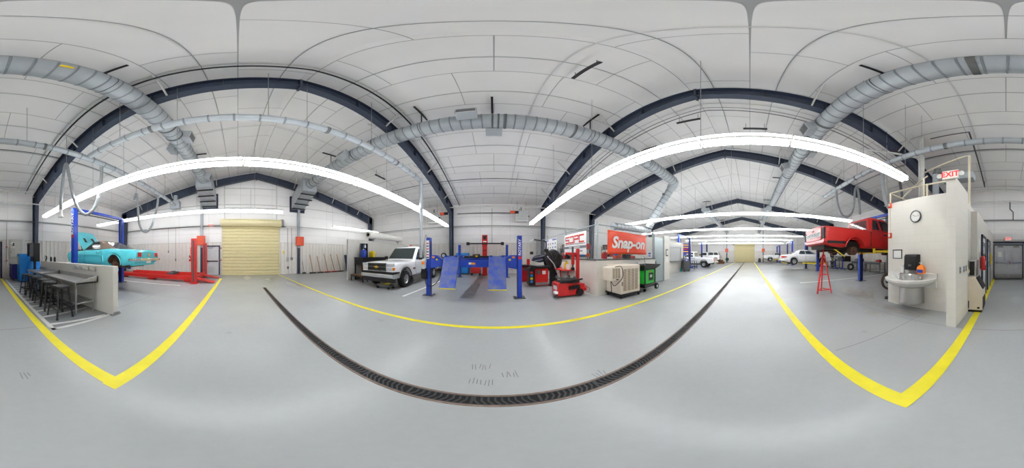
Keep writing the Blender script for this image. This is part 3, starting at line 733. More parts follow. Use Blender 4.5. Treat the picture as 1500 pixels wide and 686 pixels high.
# ================================================================ VEHICLES
def lerp(keys, x):
    return float(np.interp(x, [k[0] for k in keys], [k[1] for k in keys]))
def car_body(sp):
    xs = set(np.round(np.linspace(sp['x0'], sp['x1'], 34), 3))
    for k in sp['top']+sp['wid']: xs.add(round(k[0],3))
    ar = sp['arch']
    for xc in sp['wheels']:
        xs = {x for x in xs if abs(x-xc) > ar+.004}
        for i in range(13): xs.add(round(xc + ar*math.cos(PI*i/12), 4))
        xs.add(round(xc-ar-.003,4)); xs.add(round(xc+ar+.003,4))
    bed = sp.get('bed')
    if bed:
        for b in bed[:2]: xs.add(b); xs.add(b+.004)
    rings = []
    for x in sorted(xs):
        zt = lerp(sp['top'], x); w_ = lerp(sp['wid'], x); zb = lerp(sp['sill'], x)
        for xc in sp['wheels']:
            if abs(x-xc) <= ar: zb = max(zb, sp['zc'] + math.sqrt(max(0, ar*ar-(x-xc)**2)))
        zb = min(zb, zt-.1); h = zt-zb; cr = sp.get('crown', .04)
        half = [(0,zb),(w_*.90,zb),(w_*sp.get('lo',.975),zb+.10*h),(w_*.995,zb+.32*h),(w_,zb+.55*h),(w_*.99,max(zt-.13,zb+.72*h)),(w_*.965,max(zt-.05,zb+.86*h)),(w_*.9,zt-.008)]
        if bed and bed[0]+.002 <= x <= bed[1]+.002: half += [(w_*.87,zt-.012),(w_*.86,bed[2]),(0,bed[2])]
        else: half += [(w_*.87,zt),(w_*.5,zt+cr*.75),(0,zt+cr)]
        rings.append([Vector((x,y,z)) for y,z in half] + [Vector((x,-y,z)) for y,z in half[-2:0:-1]])
    m = M(); m.loft(rings); return m
def cabin_faces(c):
    P = lambda x, y, z: Vector((x,y,z))
    b = {}
    for s in (1,-1):
        b['side',s] = [P(c['rb'],s*c['wb'],c['z0']),P(c['fb'],s*c['wb'],c['z0']),P(c['ft'],s*c['wt'],c['z1']),P(c['rt'],s*c['wt'],c['z1'])]
    b['front'] = [P(c['fb'],c['wb'],c['z0']),P(c['fb'],-c['wb'],c['z0']),P(c['ft'],-c['wt'],c['z1']),P(c['ft'],c['wt'],c['z1'])]
    b['rear'] = [P(c['rb'],-c['wb'],c['z0']),P(c['rb'],c['wb'],c['z0']),P(c['rt'],c['wt'],c['z1']),P(c['rt'],-c['wt'],c['z1'])]
    return b
def cabin(c, mt, t, crown=.05):
    b = c; rings = []
    def rr(z, r0, r1, wd):
        k = .05; return [Vector(p+(z,)) for p in ((r0,-wd+k*2),(r0+k*2,-wd),(r1-k*2,-wd),(r1,-wd+k*2),(r1,wd-k*2),(r1-k*2,wd),(r0+k*2,wd),(r0,wd-k*2))]
    rings.append(rr(c['z0']-.03, c['rb']-.02, c['fb']+.02, c['wb'])); rings.append(rr(c['z0'], c['rb'], c['fb'], c['wb']))
    rings.append(rr(c['z1']-.03, c['rt']-.01, c['ft']+.01, c['wt'])); rings.append(rr(c['z1']+crown*.5, c['rt']+.06, c['ft']-.06, c['wt']-.06)); rings.append(rr(c['z1']+crown, c['rt']+.22, c['ft']-.22, c['wt']-.25))
    m = M(); m.loft(rings); return m.build('cab_roof', mt, t, .02, 2)
def pane(face, uv, mt, parent, name, off=.006, th=.01):
    P = face; n = (P[1]-P[0]).cross(P[3]-P[0]).normalized(); ctr = sum(P, Vector())/4
    if n.dot(ctr - Vector((0,0,.9))) < 0 and name != 'windscreen': n = -n
    if name in ('windscreen',) and n.x < 0: n = -n
    if name == 'rear_window' and n.x > 0: n = -n
    def at(u, v): return (P[0]*(1-u)+P[1]*u)*(1-v) + (P[3]*(1-u)+P[2]*u)*v
    q = [at(u,v)+n*off for u,v in uv]
    return M().quad(q, th).build(name, mt, parent)
RECT = lambda a,b,c,d: [(a,c),(b,c),(b,d),(a,d)]
def wheel(t, x, y, r, wd, side, rimr, style=0, label=None):
    m = M(); h = wd/2
    m.lathe([(rimr*.98,-h),(r*.93,-h),(r*.985,-h*.75),(r,-h*.4),(r,h*.4),(r*.985,h*.75),(r*.93,h),(rimr*.98,h)], 28, (x,y,r), 'y')
    o = m.build('wheel', MAT['tyre'], t)
    m = M(); s = side
    m.lathe([(rimr,-h*.9),(rimr,h*.9)], 24, (x,y,r), 'y')
    m.lathe([(rimr*1.0,s*h*.95),(rimr*.9,s*h*.9),(rimr*.8,s*h*.55),(rimr*.45,s*h*.45),(rimr*.36,s*h*.85),(rimr*.2,s*h*.95),(.001,s*h*.95)], 24, (x,y,r), 'y')
    for k in range(8 if style == 0 else 5):
        a = 2*PI*k/(8 if style == 0 else 5)
        m.cyl((x+rimr*.64*math.cos(a),y+s*h*.47,r+rimr*.64*math.sin(a)),(x+rimr*.64*math.cos(a),y+s*h*.60,r+rimr*.64*math.sin(a)),rimr*(.11 if style==0 else .2),n=8,mi=1)
    m.build('rim', [MAT['alloy'],MAT['dgrey']], o, flip=False)
def seam(t, pts, side, w_=.008):
    # thin dark door gap lying on the body side
    m = M(); P = [Vector(p) for p in pts]
    for a, b in zip(P[:-1], P[1:]): m.bar(a, b, .006, w_)
    m.build('door_gap', MAT['dark'], t)

# ---------------------------------------------------------------- pickups
def pickup(name, label, loc, rz, paint, sp, wheels=(1,1,1,1), cab='regular', details='front', topper=False, group=None):
    t = thing(name, label, 'pickup truck', loc, rz, group)
    zb = sp['belt']; W = sp['W']; L2 = sp['x1']; xr, xf = sp['wheels']
    car_body(sp).build('body', paint, t)
    bx0, bx1 = sp['bed'][0], sp['bed'][1]
    fb, rbx = sp['fb'], bx1+.06
    c = dict(z0=zb-.01, z1=sp['roof']-.05, rb=rbx, fb=fb, rt=rbx+.06, ft=fb-.62, wb=W*.93, wt=W*.80)
    cabin(c, paint, t); F = cabin_faces(c)
    pane(F['front'], RECT(.07,.93,.10,.92), MAT['gl'], t, 'windscreen'); pane(F['rear'], RECT(.14,.86,.14,.86), MAT['gl'], t, 'rear_window')
    Lc = fb-rbx
    for s in (1,-1):
        if cab == 'regular': wins = [[(.1,.1),(.85,.1),(.88,.16),(.72,.86),(.14,.86)] if False else [(.12,.10),(.90,.10),(.84,.86),(.14,.86)]]
        else: wins = [[(.05,.12),(.30,.12),(.33,.84),(.12,.84)], [(.40,.10),(.92,.10),(.86,.86),(.42,.86)]]
        for uv in wins: pane(F['side',s], uv, MAT['gl'], t, 'side_window')
        dx0 = rbx+Lc*(.08 if cab == 'regular' else .38); dx1 = fb-.02
        seam(t, [(dx0,s*W*1.0,zb-.03),(dx0,s*(W*1.002),.62),(dx0+.06,s*W*.99,sp['sill0']+.08),(dx1-.1,s*W*.99,sp['sill0']+.08),(dx1,s*W*1.002,.7),(dx1,s*W*.995,zb-.03)], s)
        m = M(); m.box((dx0+.06,s*W*.985,zb-.17),(dx0+.22,s*(W+.02),zb-.11)); m.build('door_handle', MAT['black'], t, .008)
        m = M(); m.cb((fb-.28,s*(W+.14),zb+.10),(.09,.2,.17)); m.bar((fb-.25,s*W*.92,zb+.04),(fb-.28,s*(W+.08),zb+.06),.05,.04); m.build('wing_mirror', MAT['black'], t, .02, 2)
        # cargo side seam between cab and bed
        m = M(); m.bar((bx1+.02,s*W*.998,sp['sill0']+.05),(bx1+.02,s*W*.985,zb-.06),.02,.03); m.build('bed_gap', MAT['dark'], t)
        for x in (xf, xr):
            m = M(); m.tube([(x+(sp['arch']+.01)*math.cos(a),s*(W*.998),sp['zc']+(sp['arch']+.01)*math.sin(a)) for a in np.linspace(.2,PI-.2,15)], .022, 6); m.build('arch_lip', MAT[sp.get('lip','black')], t)
    # chassis and inner wells
    m = M(); m.box((bx0+.1,-W*.62,.42),(L2-.2,W*.62,sp['sill0']+.25)); m.box((xr+.1,-W*.45,.34),(xf-.1,W*.45,.5))
    m.cyl((xr,-W*.8,sp['tr']),(xr,W*.8,sp['tr']),.07); m.sph((xr,0,sp['tr']),.17); m.cyl((xf,-W*.8,sp['tr']),(xf,W*.8,sp['tr']),.06)
    m.box((xr-.55,-W*.8,.78),(xr+.55,W*.8,.86)); m.box((xf-.5,-W*.82,.8),(xf+.5,W*.82,.9)); m.build('chassis', MAT['dark'], t)
    for (x, s), on in zip(((xf,1),(xf,-1),(xr,1),(xr,-1)), wheels):
        if on: wheel(t, x, s*(W-.13), sp['tr'], .25, s, sp['tr']*.56)
        else:
            m = M(); m.cyl((x,s*W*.6,sp['tr']),(x,s*W*.86,sp['tr']),.16,n=18); m.cyl((x,s*W*.86,sp['tr']),(x,s*W*.93,sp['tr']),.06)
            m.build('brake_drum', MAT['rust'], t)
    # tail
    tx = sp['x0']
    tg = M(); tg.box((tx-.02,-W*.74,zb-.48),(tx+.02,W*.74,zb-.015)); tg = tg.build('tailgate', paint, t, .012, 2)
    m = M(); m.box((tx-.035,-.1,zb-.13),(tx-.018,.1,zb-.07)); m.build('tailgate_handle', MAT['black'], tg)
    for s in (1,-1):
        m = M(); m.box((tx-.016,s*W*.79,zb-.44),(tx+.05,s*W*.972,zb-.07)); m.build('tail_light', MAT[sp.get('tail','rlens')], t, .01)
    if details != 'no_bumper':
        m = M(); m.prism([(tx-.14,.5),(tx-.16,.56),(tx-.16,.66),(tx-.12,.7),(tx+.04,.7),(tx+.04,.5)], 'xz', -W*.96, W*.96); m.build('rear_bumper', MAT['chrome'], t, .01)
    # nose
    x = L2
    m = M(); m.box((x-.06,-W*.52,.82),(x+.012,W*.52,1.10)); g = m.build('grille', MAT['dark'], t)
    m = M(); m.box((x-.02,-W*.53,.93),(x+.035,W*.53,.985)); m.box((x-.02,-W*.55,1.08),(x+.03,W*.55,1.13)); m.box((x-.02,-W*.55,.79),(x+.03,W*.55,.83))
    for s in (1,-1): m.box((x-.02,s*W*.52,.8),(x+.03,s*W*.55,1.12))
    m.build('grille_bar', MAT['dgrey'], g, .006)
    m = M(); m.prism([(-.13,-.028),(-.045,-.028),(-.045,-.055),(.03,-.055),(.06,-.028),(.13,-.028),(.11,.028),(.045,.028),(.045,.055),(-.03,.055),(-.06,.028),(-.11,.028)], 'yz', x+.036, x+.05)
    m.v = [(a,b,c_+.957) for a,b,c_ in m.v]; m.build('badge', MAT['brass'], g)
    for s in (1,-1):
        m = M(); m.box((x-.12,s*W*.575,.98),(x+.02,s*W*.93,1.12)); m.build('headlight', MAT['lens'], t, .02, 2)
        m = M(); m.box((x-.12,s*W*.575,.82),(x+.015,s*W*.86,.95)); m.build('running_light', MAT['lens'], t, .015)
        m = M(); m.box((x-.14,s*W*.87,.83),(x+.005,s*W*.95,.95)); m.build('turn_signal', MAT['amber'], t, .01)
    m = M(); m.prism([(x-.1,.46),(x+.06,.50),(x+.10,.58),(x+.10,.66),(x+.05,.68),(x-.1,.68)], 'xz', -W*.95, W*.95)
    for s in (1,-1): m.box((x-.42,s*W*.9,.48),(x+.02,s*W*.985,.68))
    m.build('front_bumper', MAT['chrome'], t, .02, 2)
    m = M(); m.box((x-.1,-W*.96,.68),(x+.08,W*.96,.765)); 
    for s in (1,-1): m.box((x-.42,s*W*.9,.68),(x+.06,s*W*.99,.765))
    m.build('bumper_pad', MAT['black'], t, .015)
    m = M(); m.box((x-.25,-W*.9,.3),(x-.02,W*.9,.48)); m.build('air_dam', MAT['black'], t)
    if topper:
        c2 = dict(z0=zb-.01, z1=sp['roof']+.02, rb=bx0+.02, fb=bx1-.02, rt=bx0+.32, ft=bx1-.06, wb=W*.92, wt=W*.78)
        o = cabin(c2, paint, t); F2 = cabin_faces(c2); o.name = 'bed_topper'
        for s in (1,-1):
            pane(F2['side',s], RECT(.06,.46,.16,.82), MAT['gl'], t, 'topper_window'); pane(F2['side',s], RECT(.52,.95,.16,.82), MAT['gl'], t, 'topper_window')
        pane(F2['rear'], RECT(.1,.9,.12,.85), MAT['gl'], t, 'rear_window')
    return t
def pk(W=.99, L=5.65, fb=1.02, cab=1.25, bedlen=2.45, belt=1.22, roof_=1.95, tr=.385, hood=1.16, rail=None, tailx=None):
    x1 = L/2; x0 = -L/2; bx1 = x0+bedlen
    rail = rail or belt
    return dict(W=W, x0=x0, x1=x1, belt=belt, roof=roof_, fb=fb, tr=tr, zc=tr+.04, arch=tr+.10, sill0=.48,
        wheels=(x0+1.27, x1-.93), bed=(x0+.06, bx1, .78),
        top=[(x0,rail-.01),(x0+.05,rail),(bx1,rail),(bx1+.1,belt),(fb-.1,belt),(fb+.05,belt-.015),(fb+.5,hood+.02),(x1-.5,hood),(x1-.12,hood-.035),(x1,hood-.11)],
        wid=[(x0,W*.955),(x0+.1,W),(x1-.75,W),(x1-.3,W*.985),(x1-.08,W*.95),(x1,W*.90)],
        sill=[(x0,.62),(x0+.3,.52),(x0+.8,.48),(x1-.5,.48),(x1-.1,.5),(x1,.66)], crown=.035)
# white truck parked by the grey partition
SP = pk(W=.95)
tw = pickup('pickup_truck', 'white pickup truck parked nose out beside the grey partition', (-4.7,8.2,0), R(-90), MAT['carw'], SP)
m = M(); m.cyl((-.2,0,2.0),(-.2,0,2.07),.07,.05); m.build('roof_beacon', MAT['rlens'], tw)
M().box((SP['wheels'][1]-.85,.945,.80),(SP['wheels'][1]-.62,.958,.86)).build('door_badge', MAT['chrome'], tw)
# red truck up on the lift beside the sink block
SR = pk(W=.98, L=5.55, fb=1.0, bedlen=2.0, belt=1.2, roof_=1.82, tr=.36, hood=1.12)
tr_ = pickup('pickup_truck', 'red extended cab pickup raised on a lift with its rear wheels off', (5.72,-5.12,1.26), R(-90), MAT['carred'], dict(SR, lip='carred', tail='dark'), wheels=(0,0,0,0), cab='ext', details='no_bumper')
def on_tail(t, sp, s):
    x = sp['x0']-.01
    M().box((x-.018,-.72,sp['belt']-.36),(x-.008,.72,sp['belt']-.19)).build('tailgate_band', MAT['line'], t)
    text('tailgate_lettering', s, .145, MAT['black'], t, (x-.02,0,sp['belt']-.275), (R(90),0,R(-90)), .002, 0, .003, 1.45, sp=1.1)
on_tail(tr_, SR, 'CHEVROLET')
for s in (1,-1): M().box((SR['x0']+.1,s*.965,.60),(SR['wheels'][0]-.46,s*.992,.69)).build('side_trim', MAT['black'], tr_)
m = M(); m.tube([(-2.5,.3,.35),(-1.6,.42,.42),(-.6,.4,.38),(1.2,.4,.4)], .04); m.cyl((-1.9,.42,.4),(-1.2,.42,.4),.11); m.build('exhaust_pipe', MAT['rust'], tr_)
for s in (1,-1):
    m = M(); m.tube([(-2.2,s*.5,.62),(-1.9,s*.5,.45),(-1.4,s*.5,.36),(-.9,s*.5,.42),(-.6,s*.5,.6)], .035); m.cyl((-1.5,s*.42,.4),(-1.35,s*.38,.82),.05); m.build('leaf_spring', MAT['dark'], tr_)
m = M(); m.bar((-2.3,-.55,.5),(-1.75,-.6,.15),.06,.03); m.build('yellow_strap', MAT['lime'], tr_)
# whites farther off
pickup('pickup_truck', 'white pickup truck parked at the left with its tail toward the long aisle', (19.65,7.0,0), R(90), MAT['carw'], pk(), group=None)
pickup('pickup_truck', 'white pickup with a windowed bed topper, behind the other white truck', (26.2,7.35,.22), R(90), MAT['carw'], pk(W=.93,L=5.2,bedlen=1.9,roof_=1.8,fb=.95), topper=True)
pickup('pickup_truck', 'distant white pickup raised on a lift near the far shutter', (32.1,-5.2,.30), R(-90), MAT['carw'], pk(W=.92,L=5.1,bedlen=1.9,roof_=1.72,fb=.95))

# ---------------------------------------------------------------- turquoise coupe
def coupe():
    t = thing('coupe_car', 'turquoise vintage coupe with a brown roof raised on the lift, hood open', 'car', (-5.36,-5.62,.80), R(-90))
    W = .89; x0, x1 = -2.33, 2.33
    sp = dict(x0=x0, x1=x1, wheels=(-1.32,1.42), zc=.33, arch=.36, lo=.95, crown=.03,
        top=[(x0,.76),(-2.28,.83),(-2.1,.86),(-1.5,.89),(-1.1,.925),(-.5,.91),(.6,.89),(.85,.88),(1.9,.86),(2.2,.84),(x1,.76)],
        wid=[(x0,.80),(-2.1,.86),(-1.3,.89),(1.3,.88),(2.1,.84),(x1,.76)],
        sill=[(x0,.46),(-2.15,.34),(-1.75,.27),(-.9,.22),(.9,.22),(1.8,.27),(2.2,.34),(x1,.44)])
    car_body(sp).build('body', MAT['teal'], t)
    c = dict(z0=.90, z1=1.26, rb=-1.30, fb=.80, rt=-.45, ft=.18, wb=.77, wt=.60)
    cabin(c, MAT['vinyl'], t, .05); F = cabin_faces(c)
    pane(F['front'], RECT(.05,.95,.06,.95), MAT['glc'], t, 'windscreen'); pane(F['rear'], RECT(.10,.90,.05,.92), MAT['glc'], t, 'rear_window')
    for s in (1,-1):
        pane(F['side',s], [(.40,.06),(.93,.06),(.88,.9),(.34,.9)], MAT['gl'], t, 'side_window')
        m = M(); m.tube([F['side',s][0].lerp(F['side',s][1],.36)+Vector((0,s*.012,0)),F['side',s][0].lerp(F['side',s][1],.96)+Vector((0,s*.012,0)),F['side',s][3].lerp(F['side',s][2],.95)+Vector((0,s*.012,0)),F['side',s][3].lerp(F['side',s][2],.3)+Vector((0,s*.012,0))], .012, 6, closed=True); m.build('window_trim', MAT['chrome'], t)
        seam(t, [(-.62,s*.87,.87),(-.66,s*.895,.5),(-.6,s*.87,.28),(.5,s*.87,.28),(.56,s*.89,.5),(.55,s*.87,.86)], s, .012)
        m = M(); m.box((-.5,s*.87,.76),(-.36,s*.915,.79)); m.build('door_handle', MAT['chrome'], t, .006)
        m = M(); m.tube([(-.75,s*.895,.42),(-.72,s*.9,.62),(-.4,s*.9,.68),(1.0,s*.893,.68)], .014, 6); m.build('side_crease', MAT['teal'], t)
        for x in sp['wheels']:
            m = M(); m.tube([(x+.37*math.cos(a),s*.885,.33+.37*math.sin(a)) for a in np.linspace(-.1,PI+.1,15)], .018, 6); m.build('arch_lip', MAT['teal'], t)
        for k in range(3):
            m = M(); m.box((x0-.03,s*(.50+.075*k),.60),(x0+.03,s*(.55+.075*k),.76)); m.build('tail_light', MAT['rlens'], t, .008)
        m = M(); m.cyl((-1.32,s*.5,.33),(-1.32,s*.76,.33),.14); m.cyl((-1.32,s*.76,.33),(-1.32,s*.84,.33),.05); m.build('brake_drum', MAT['rust'], t)
        m = M(); m.lathe([(.36,0),(.34,-s*.22)], 18, (-1.32,s*.84,.33), 'y', a0=0, a1=PI); m.build('wheel_well', MAT['rust'], t, flip=False)
    m = M(); m.box((-1.75,-.62,.2),(1.9,.62,.36)); m.box((-1.9,-.6,.36),(-.8,.6,.62)); m.cyl((-1.32,-.7,.33),(-1.32,.7,.33),.05); m.sph((-1.32,0,.33),.14); m.build('chassis', MAT['rust'], t)
    # rear end
    m = M(); m.tube([(-2.08,.90,.50),(-2.30,.88,.50),(-2.42,.72,.50),(-2.46,0,.51),(-2.42,-.72,.50),(-2.30,-.88,.50),(-2.08,-.90,.50)], .045, 8); m.box((-2.49,-.7,.46),(-2.44,.7,.55)); m.build('rear_bumper', MAT['chrome'], t, .01)
    m = M(); m.cyl((x0-.04,0,.68),(x0-.005,0,.68),.075,n=20); m.build('fuel_cap', MAT['chrome'], t)
    m = M(); m.box((x0-.035,-.16,.36),(x0-.02,.16,.45)); m.build('license_plate', MAT['paper'], t)
    m = M(); m.box((-2.2,-.72,.28),(-2.0,.72,.44)); m.build('valance', MAT['teal'], t)
    # engine bay and the raised hood
    m = M(); m.box((.92,-.62,.70),(2.2,.62,.905)); m.build('engine_bay', MAT['dark'], t)
    m = M(); m.box((1.0,-.25,.9),(1.7,.25,1.02)); m.cyl((1.3,0,1.02),(1.3,0,1.1),.2); m.box((1.9,-.5,.9),(2.0,.5,1.0)); m.build('engine', MAT['grey'], t, .01)
    a = R(48); hx, hz = .88, .91
    def H(d, y, n=0): return Vector((hx + d*math.cos(a) - n*math.sin(a), y, hz + d*math.sin(a) + n*math.cos(a)))
    rings = [[H(d,-wd,0),H(d,-wd*.6,.02),H(d,0,.035),H(d,wd*.6,.02),H(d,wd,0),H(d,wd,-.03),H(d,0,-.01),H(d,-wd,-.03)] for d, wd in ((0,.66),(.5,.68),(1.0,.67),(1.28,.62),(1.36,.55))]
    m = M(); m.loft(rings); hd = m.build('hood', MAT['teal'], t)
    for s in (1,-1):
        m = M(); m.add([H(.55,s*.2,.04),H(.55,s*.34,.04),H(.85,s*.34,.035),H(.85,s*.2,.035),H(.55,s*.2,.055),H(.55,s*.34,.055),H(.85,s*.34,.05),H(.85,s*.2,.05)], [(0,1,2,3),(7,6,5,4),(0,4,5,1),(1,5,6,2),(2,6,7,3),(3,7,4,0)]); m.build('hood_scoop', MAT['dark'], hd)
        m = M(); m.add([H(.55,s*.2,-.02),H(.55,s*.34,-.02),H(.85,s*.34,-.02),H(.85,s*.2,-.02),H(.55,s*.2,-.035),H(.55,s*.34,-.035),H(.85,s*.34,-.035),H(.85,s*.2,-.035)], [(0,1,2,3),(7,6,5,4),(0,4,5,1),(1,5,6,2),(2,6,7,3),(3,7,4,0)]); m.build('hood_opening', MAT['dark'], hd)
        M().bar((1.1,s*.6,.9),H(.75,s*.6,-.03),.02,.02).build('hood_prop', MAT['black'], hd)
    return t
coupe()

# ---------------------------------------------------------------- white sedan
def sedan():
    t = thing('sedan_car', 'white four door sedan raised low on a two post lift beyond the red pickup', 'car', (15.42,-5.5,.58), R(-90))
    W = .93; x0, x1 = -2.55, 2.55
    sp = dict(x0=x0, x1=x1, wheels=(-1.45,1.42), zc=.33, arch=.37, lo=.95, crown=.045,
        top=[(x0,.72),(-2.5,.86),(-2.3,.93),(-1.6,.97),(-.5,.97),(.8,.95),(1.1,.94),(2.0,.82),(2.4,.74),(x1,.62)],
        wid=[(x0,.74),(-2.45,.84),(-2.1,.91),(-1.3,.93),(1.4,.93),(2.1,.88),(2.4,.8),(x1,.68)],
        sill=[(x0,.45),(-2.4,.34),(-1.9,.25),(1.9,.22),(2.4,.26),(x1,.36)])
    car_body(sp).build('body', MAT['carw'], t)
    c = dict(z0=.96, z1=1.36, rb=-1.75, fb=.98, rt=-1.0, ft=.12, wb=.84, wt=.64)
    cabin(c, MAT['carw'], t, .05); F = cabin_faces(c)
    pane(F['front'], RECT(.05,.95,.06,.95), MAT['gl'], t, 'windscreen'); pane(F['rear'], RECT(.08,.92,.05,.92), MAT['gl'], t, 'rear_window')
    for s in (1,-1):
        pane(F['side',s], [(.26,.1),(.52,.08),(.55,.88),(.22,.88)], MAT['gl'], t, 'side_window'); pane(F['side',s], [(.55,.08),(.92,.08),(.86,.88),(.58,.88)], MAT['gl'], t, 'side_window')
        seam(t, [(-.30,s*.93,.94),(-.30,s*.936,.6),(-.26,s*.915,.3),(.78,s*.915,.3),(.86,s*.93,.9)], s); seam(t, [(-.36,s*.93,.94),(-.36,s*.936,.6),(-.4,s*.915,.3),(-.9,s*.915,.3),(-1.12,s*.936,.6),(-1.15,s*.93,.9)], s)
        for x in (-.28,-1.0):
            m = M(); m.box((x+.05,s*.925,.80),(x+.2,s*.955,.84)); m.build('door_handle', MAT['carw'], t, .006)
        m = M(); m.cb((.82,s*1.0,1.0),(.1,.2,.12)); m.build('wing_mirror', MAT['carw'], t, .02, 2)
        m = M(); m.loft([[Vector((x,s*y,z)) for x,y,z in q] for q in (((-2.58,.40,.67),(-2.5,.40,.67),(-2.5,.40,.79),(-2.58,.40,.79)),((-2.575,.70,.67),(-2.48,.70,.67),(-2.48,.70,.80),(-2.575,.70,.80)),((-2.52,.84,.67),(-2.42,.78,.67),(-2.42,.78,.81),(-2.52,.84,.81)),((-2.38,.905,.68),(-2.36,.82,.68),(-2.36,.82,.81),(-2.38,.905,.81)),((-2.16,.935,.70),(-2.16,.85,.70),(-2.16,.85,.80),(-2.16,.935,.80)))]); m.build('tail_light', MAT['rlens'], t)
        m = M(); m.box((2.3,s*.5,.58),(2.54,s*.72,.68)); m.build('headlight', MAT['lens'], t, .02)
        for x in sp['wheels']: wheel(t, x, s*.80, .325, .21, s, .2, 1)
    m = M(); m.box((-2.2,-.7,.2),(2.1,.7,.42)); m.cyl((-1.45,-.8,.325),(-1.45,.8,.325),.05); m.box((-1.8,-.72,.6),(-1.1,.72,.7)); m.build('chassis', MAT['dark'], t)
    m = M(); m.tube([(-2.1,.92,.46),(-2.4,.88,.46),(-2.58,.7,.46),(-2.62,0,.46),(-2.58,-.7,.46),(-2.4,-.88,.46),(-2.1,-.92,.46)], .07, 8); m.build('rear_bumper', MAT['carw'], t)
    m = M(); m.tube([(2.1,.89,.42),(2.4,.82,.42),(2.58,.6,.42),(2.62,0,.42),(2.58,-.6,.42),(2.4,-.82,.42),(2.1,-.89,.42)], .07, 8); m.build('front_bumper', MAT['carw'], t)
sedan()

# ================================================================ LIFTS
def two_post(label, x0, x1, y, H=3.4, arm=.8, arm_m='blue', letter=True, beam=True, reach=1.15, top='blue'):
    xc = (x0+x1)/2; h = (x1-x0)/2
    t = thing('two_post_lift', label, 'car lift', (xc,y,0))
    for s in (-1,1):
        m = M(); X = s*h
        # channel section post, open toward the car
        m.box((X,-.11,0),(X+s*.025,.11,H)); m.box((X-s*.17,-.11,0),(X,-.085,H)); m.box((X-s*.17,.085,0),(X,.11,H)); m.box((X-s*.17,-.11,0),(X-s*.155,-.06,H)); m.box((X-s*.17,.06,0),(X-s*.155,.11,H))
        po = m.build('post', MAT['blue'], t)
        m = M(); m.box((X-s*.3,-.22,0),(X+s*.12,.22,.018))
        for a in (-.2,.2): m.cyl((X+s*.08,a,.018),(X+s*.08,a,.045),.02,n=8); m.cyl((X-s*.3,a,.018),(X-s*.3,a,.045),.02,n=8)
        m.build('base_plate', MAT['dgrey'], po)
        m = M(); m.box((X-s*.15,-.08,arm-.15),(X-s*.01,.08,arm+.75)); m.build('carriage', MAT['black'], t)
        m = M(); m.box((X-s*.12,-.03,.1),(X-s*.02,.03,H-.1)); m.build('lift_chain', MAT['dgrey'], po)
        for d in (-1,1):
            m = M(); p = (X-s*.2,d*.12,arm); q = (X-s*(h*.52),d*reach,arm); mid = tuple(p[i]*.35+q[i]*.65 for i in range(3))
            m.bar(p, mid, .13, .11); m.bar(mid, q, .09, .08); m.cyl((q[0],q[1],arm-.05),(q[0],q[1],arm+.13),.055); m.cyl((p[0],p[1],arm-.1),(p[0],p[1],arm+.1),.07)
            m.build('swing_arm', MAT[arm_m], t)
    if beam:
        m = M(); m.box((-h-.03,-.07,H-.02),(h+.03,.07,H+.09)); m.build('overhead_beam', MAT[top], t)
        m = M(); m.bar((-h+.2,.0,H-.12),(h-.2,.0,H-.12),.04,.04); m.build('shutoff_bar', MAT['black'], t)
    m = M(); m.box((-h-.12,-.12,1.3),(-h-.03,.12,1.75)); m.cyl((-h-.1,0,1.15),(-h-.1,0,1.3),.08); m.cyl((-h-.1,0,1.75),(-h-.1,0,2.0),.07); m.build('power_unit', MAT['black'], t)
    return t, h

t1, hh = two_post('blue two post lift holding up the turquoise coupe', -6.72, -3.62, -5.78, 3.4, .88)
M().box((hh+.025,-.105,2.35),(hh+.029,.105,3.32)).build('name_strip', MAT['blue'], t1)
text('post_lettering', 'ROTARY', .23, MAT['white'], t1, (hh+.031,0.0,2.80), (R(90),R(-90),R(90)), .002, 0, .006, 1.05)
M().box((hh+.029,-.09,2.2),(hh+.033,.09,2.33)).build('red_badge', MAT['red'], t1)
two_post('blue two post lift holding up the red pickup', 4.05, 7.3, -5.82, 3.4, 1.62, 'yarm', top='blue')
two_post('blue two post lift holding up the white sedan', 13.75, 17.15, -6.1, 3.5, .72, 'yarm')
two_post('blue two post lift standing empty behind the white sedan', 23.1, 26.3, -6.15, 3.5, .35, 'yarm')
two_post('farthest blue two post lift, under the distant white pickup', 30.5, 33.7, -5.65, 3.3, .68, 'yarm')
two_post('blue two post lift behind the purple banner on the left', 14.75, 17.9, 6.9, 3.5, .2, 'blue')
two_post('blue two post lift beside the white pickup with the bed topper', 24.6, 27.8, 7.5, 3.5, .60, 'blue')

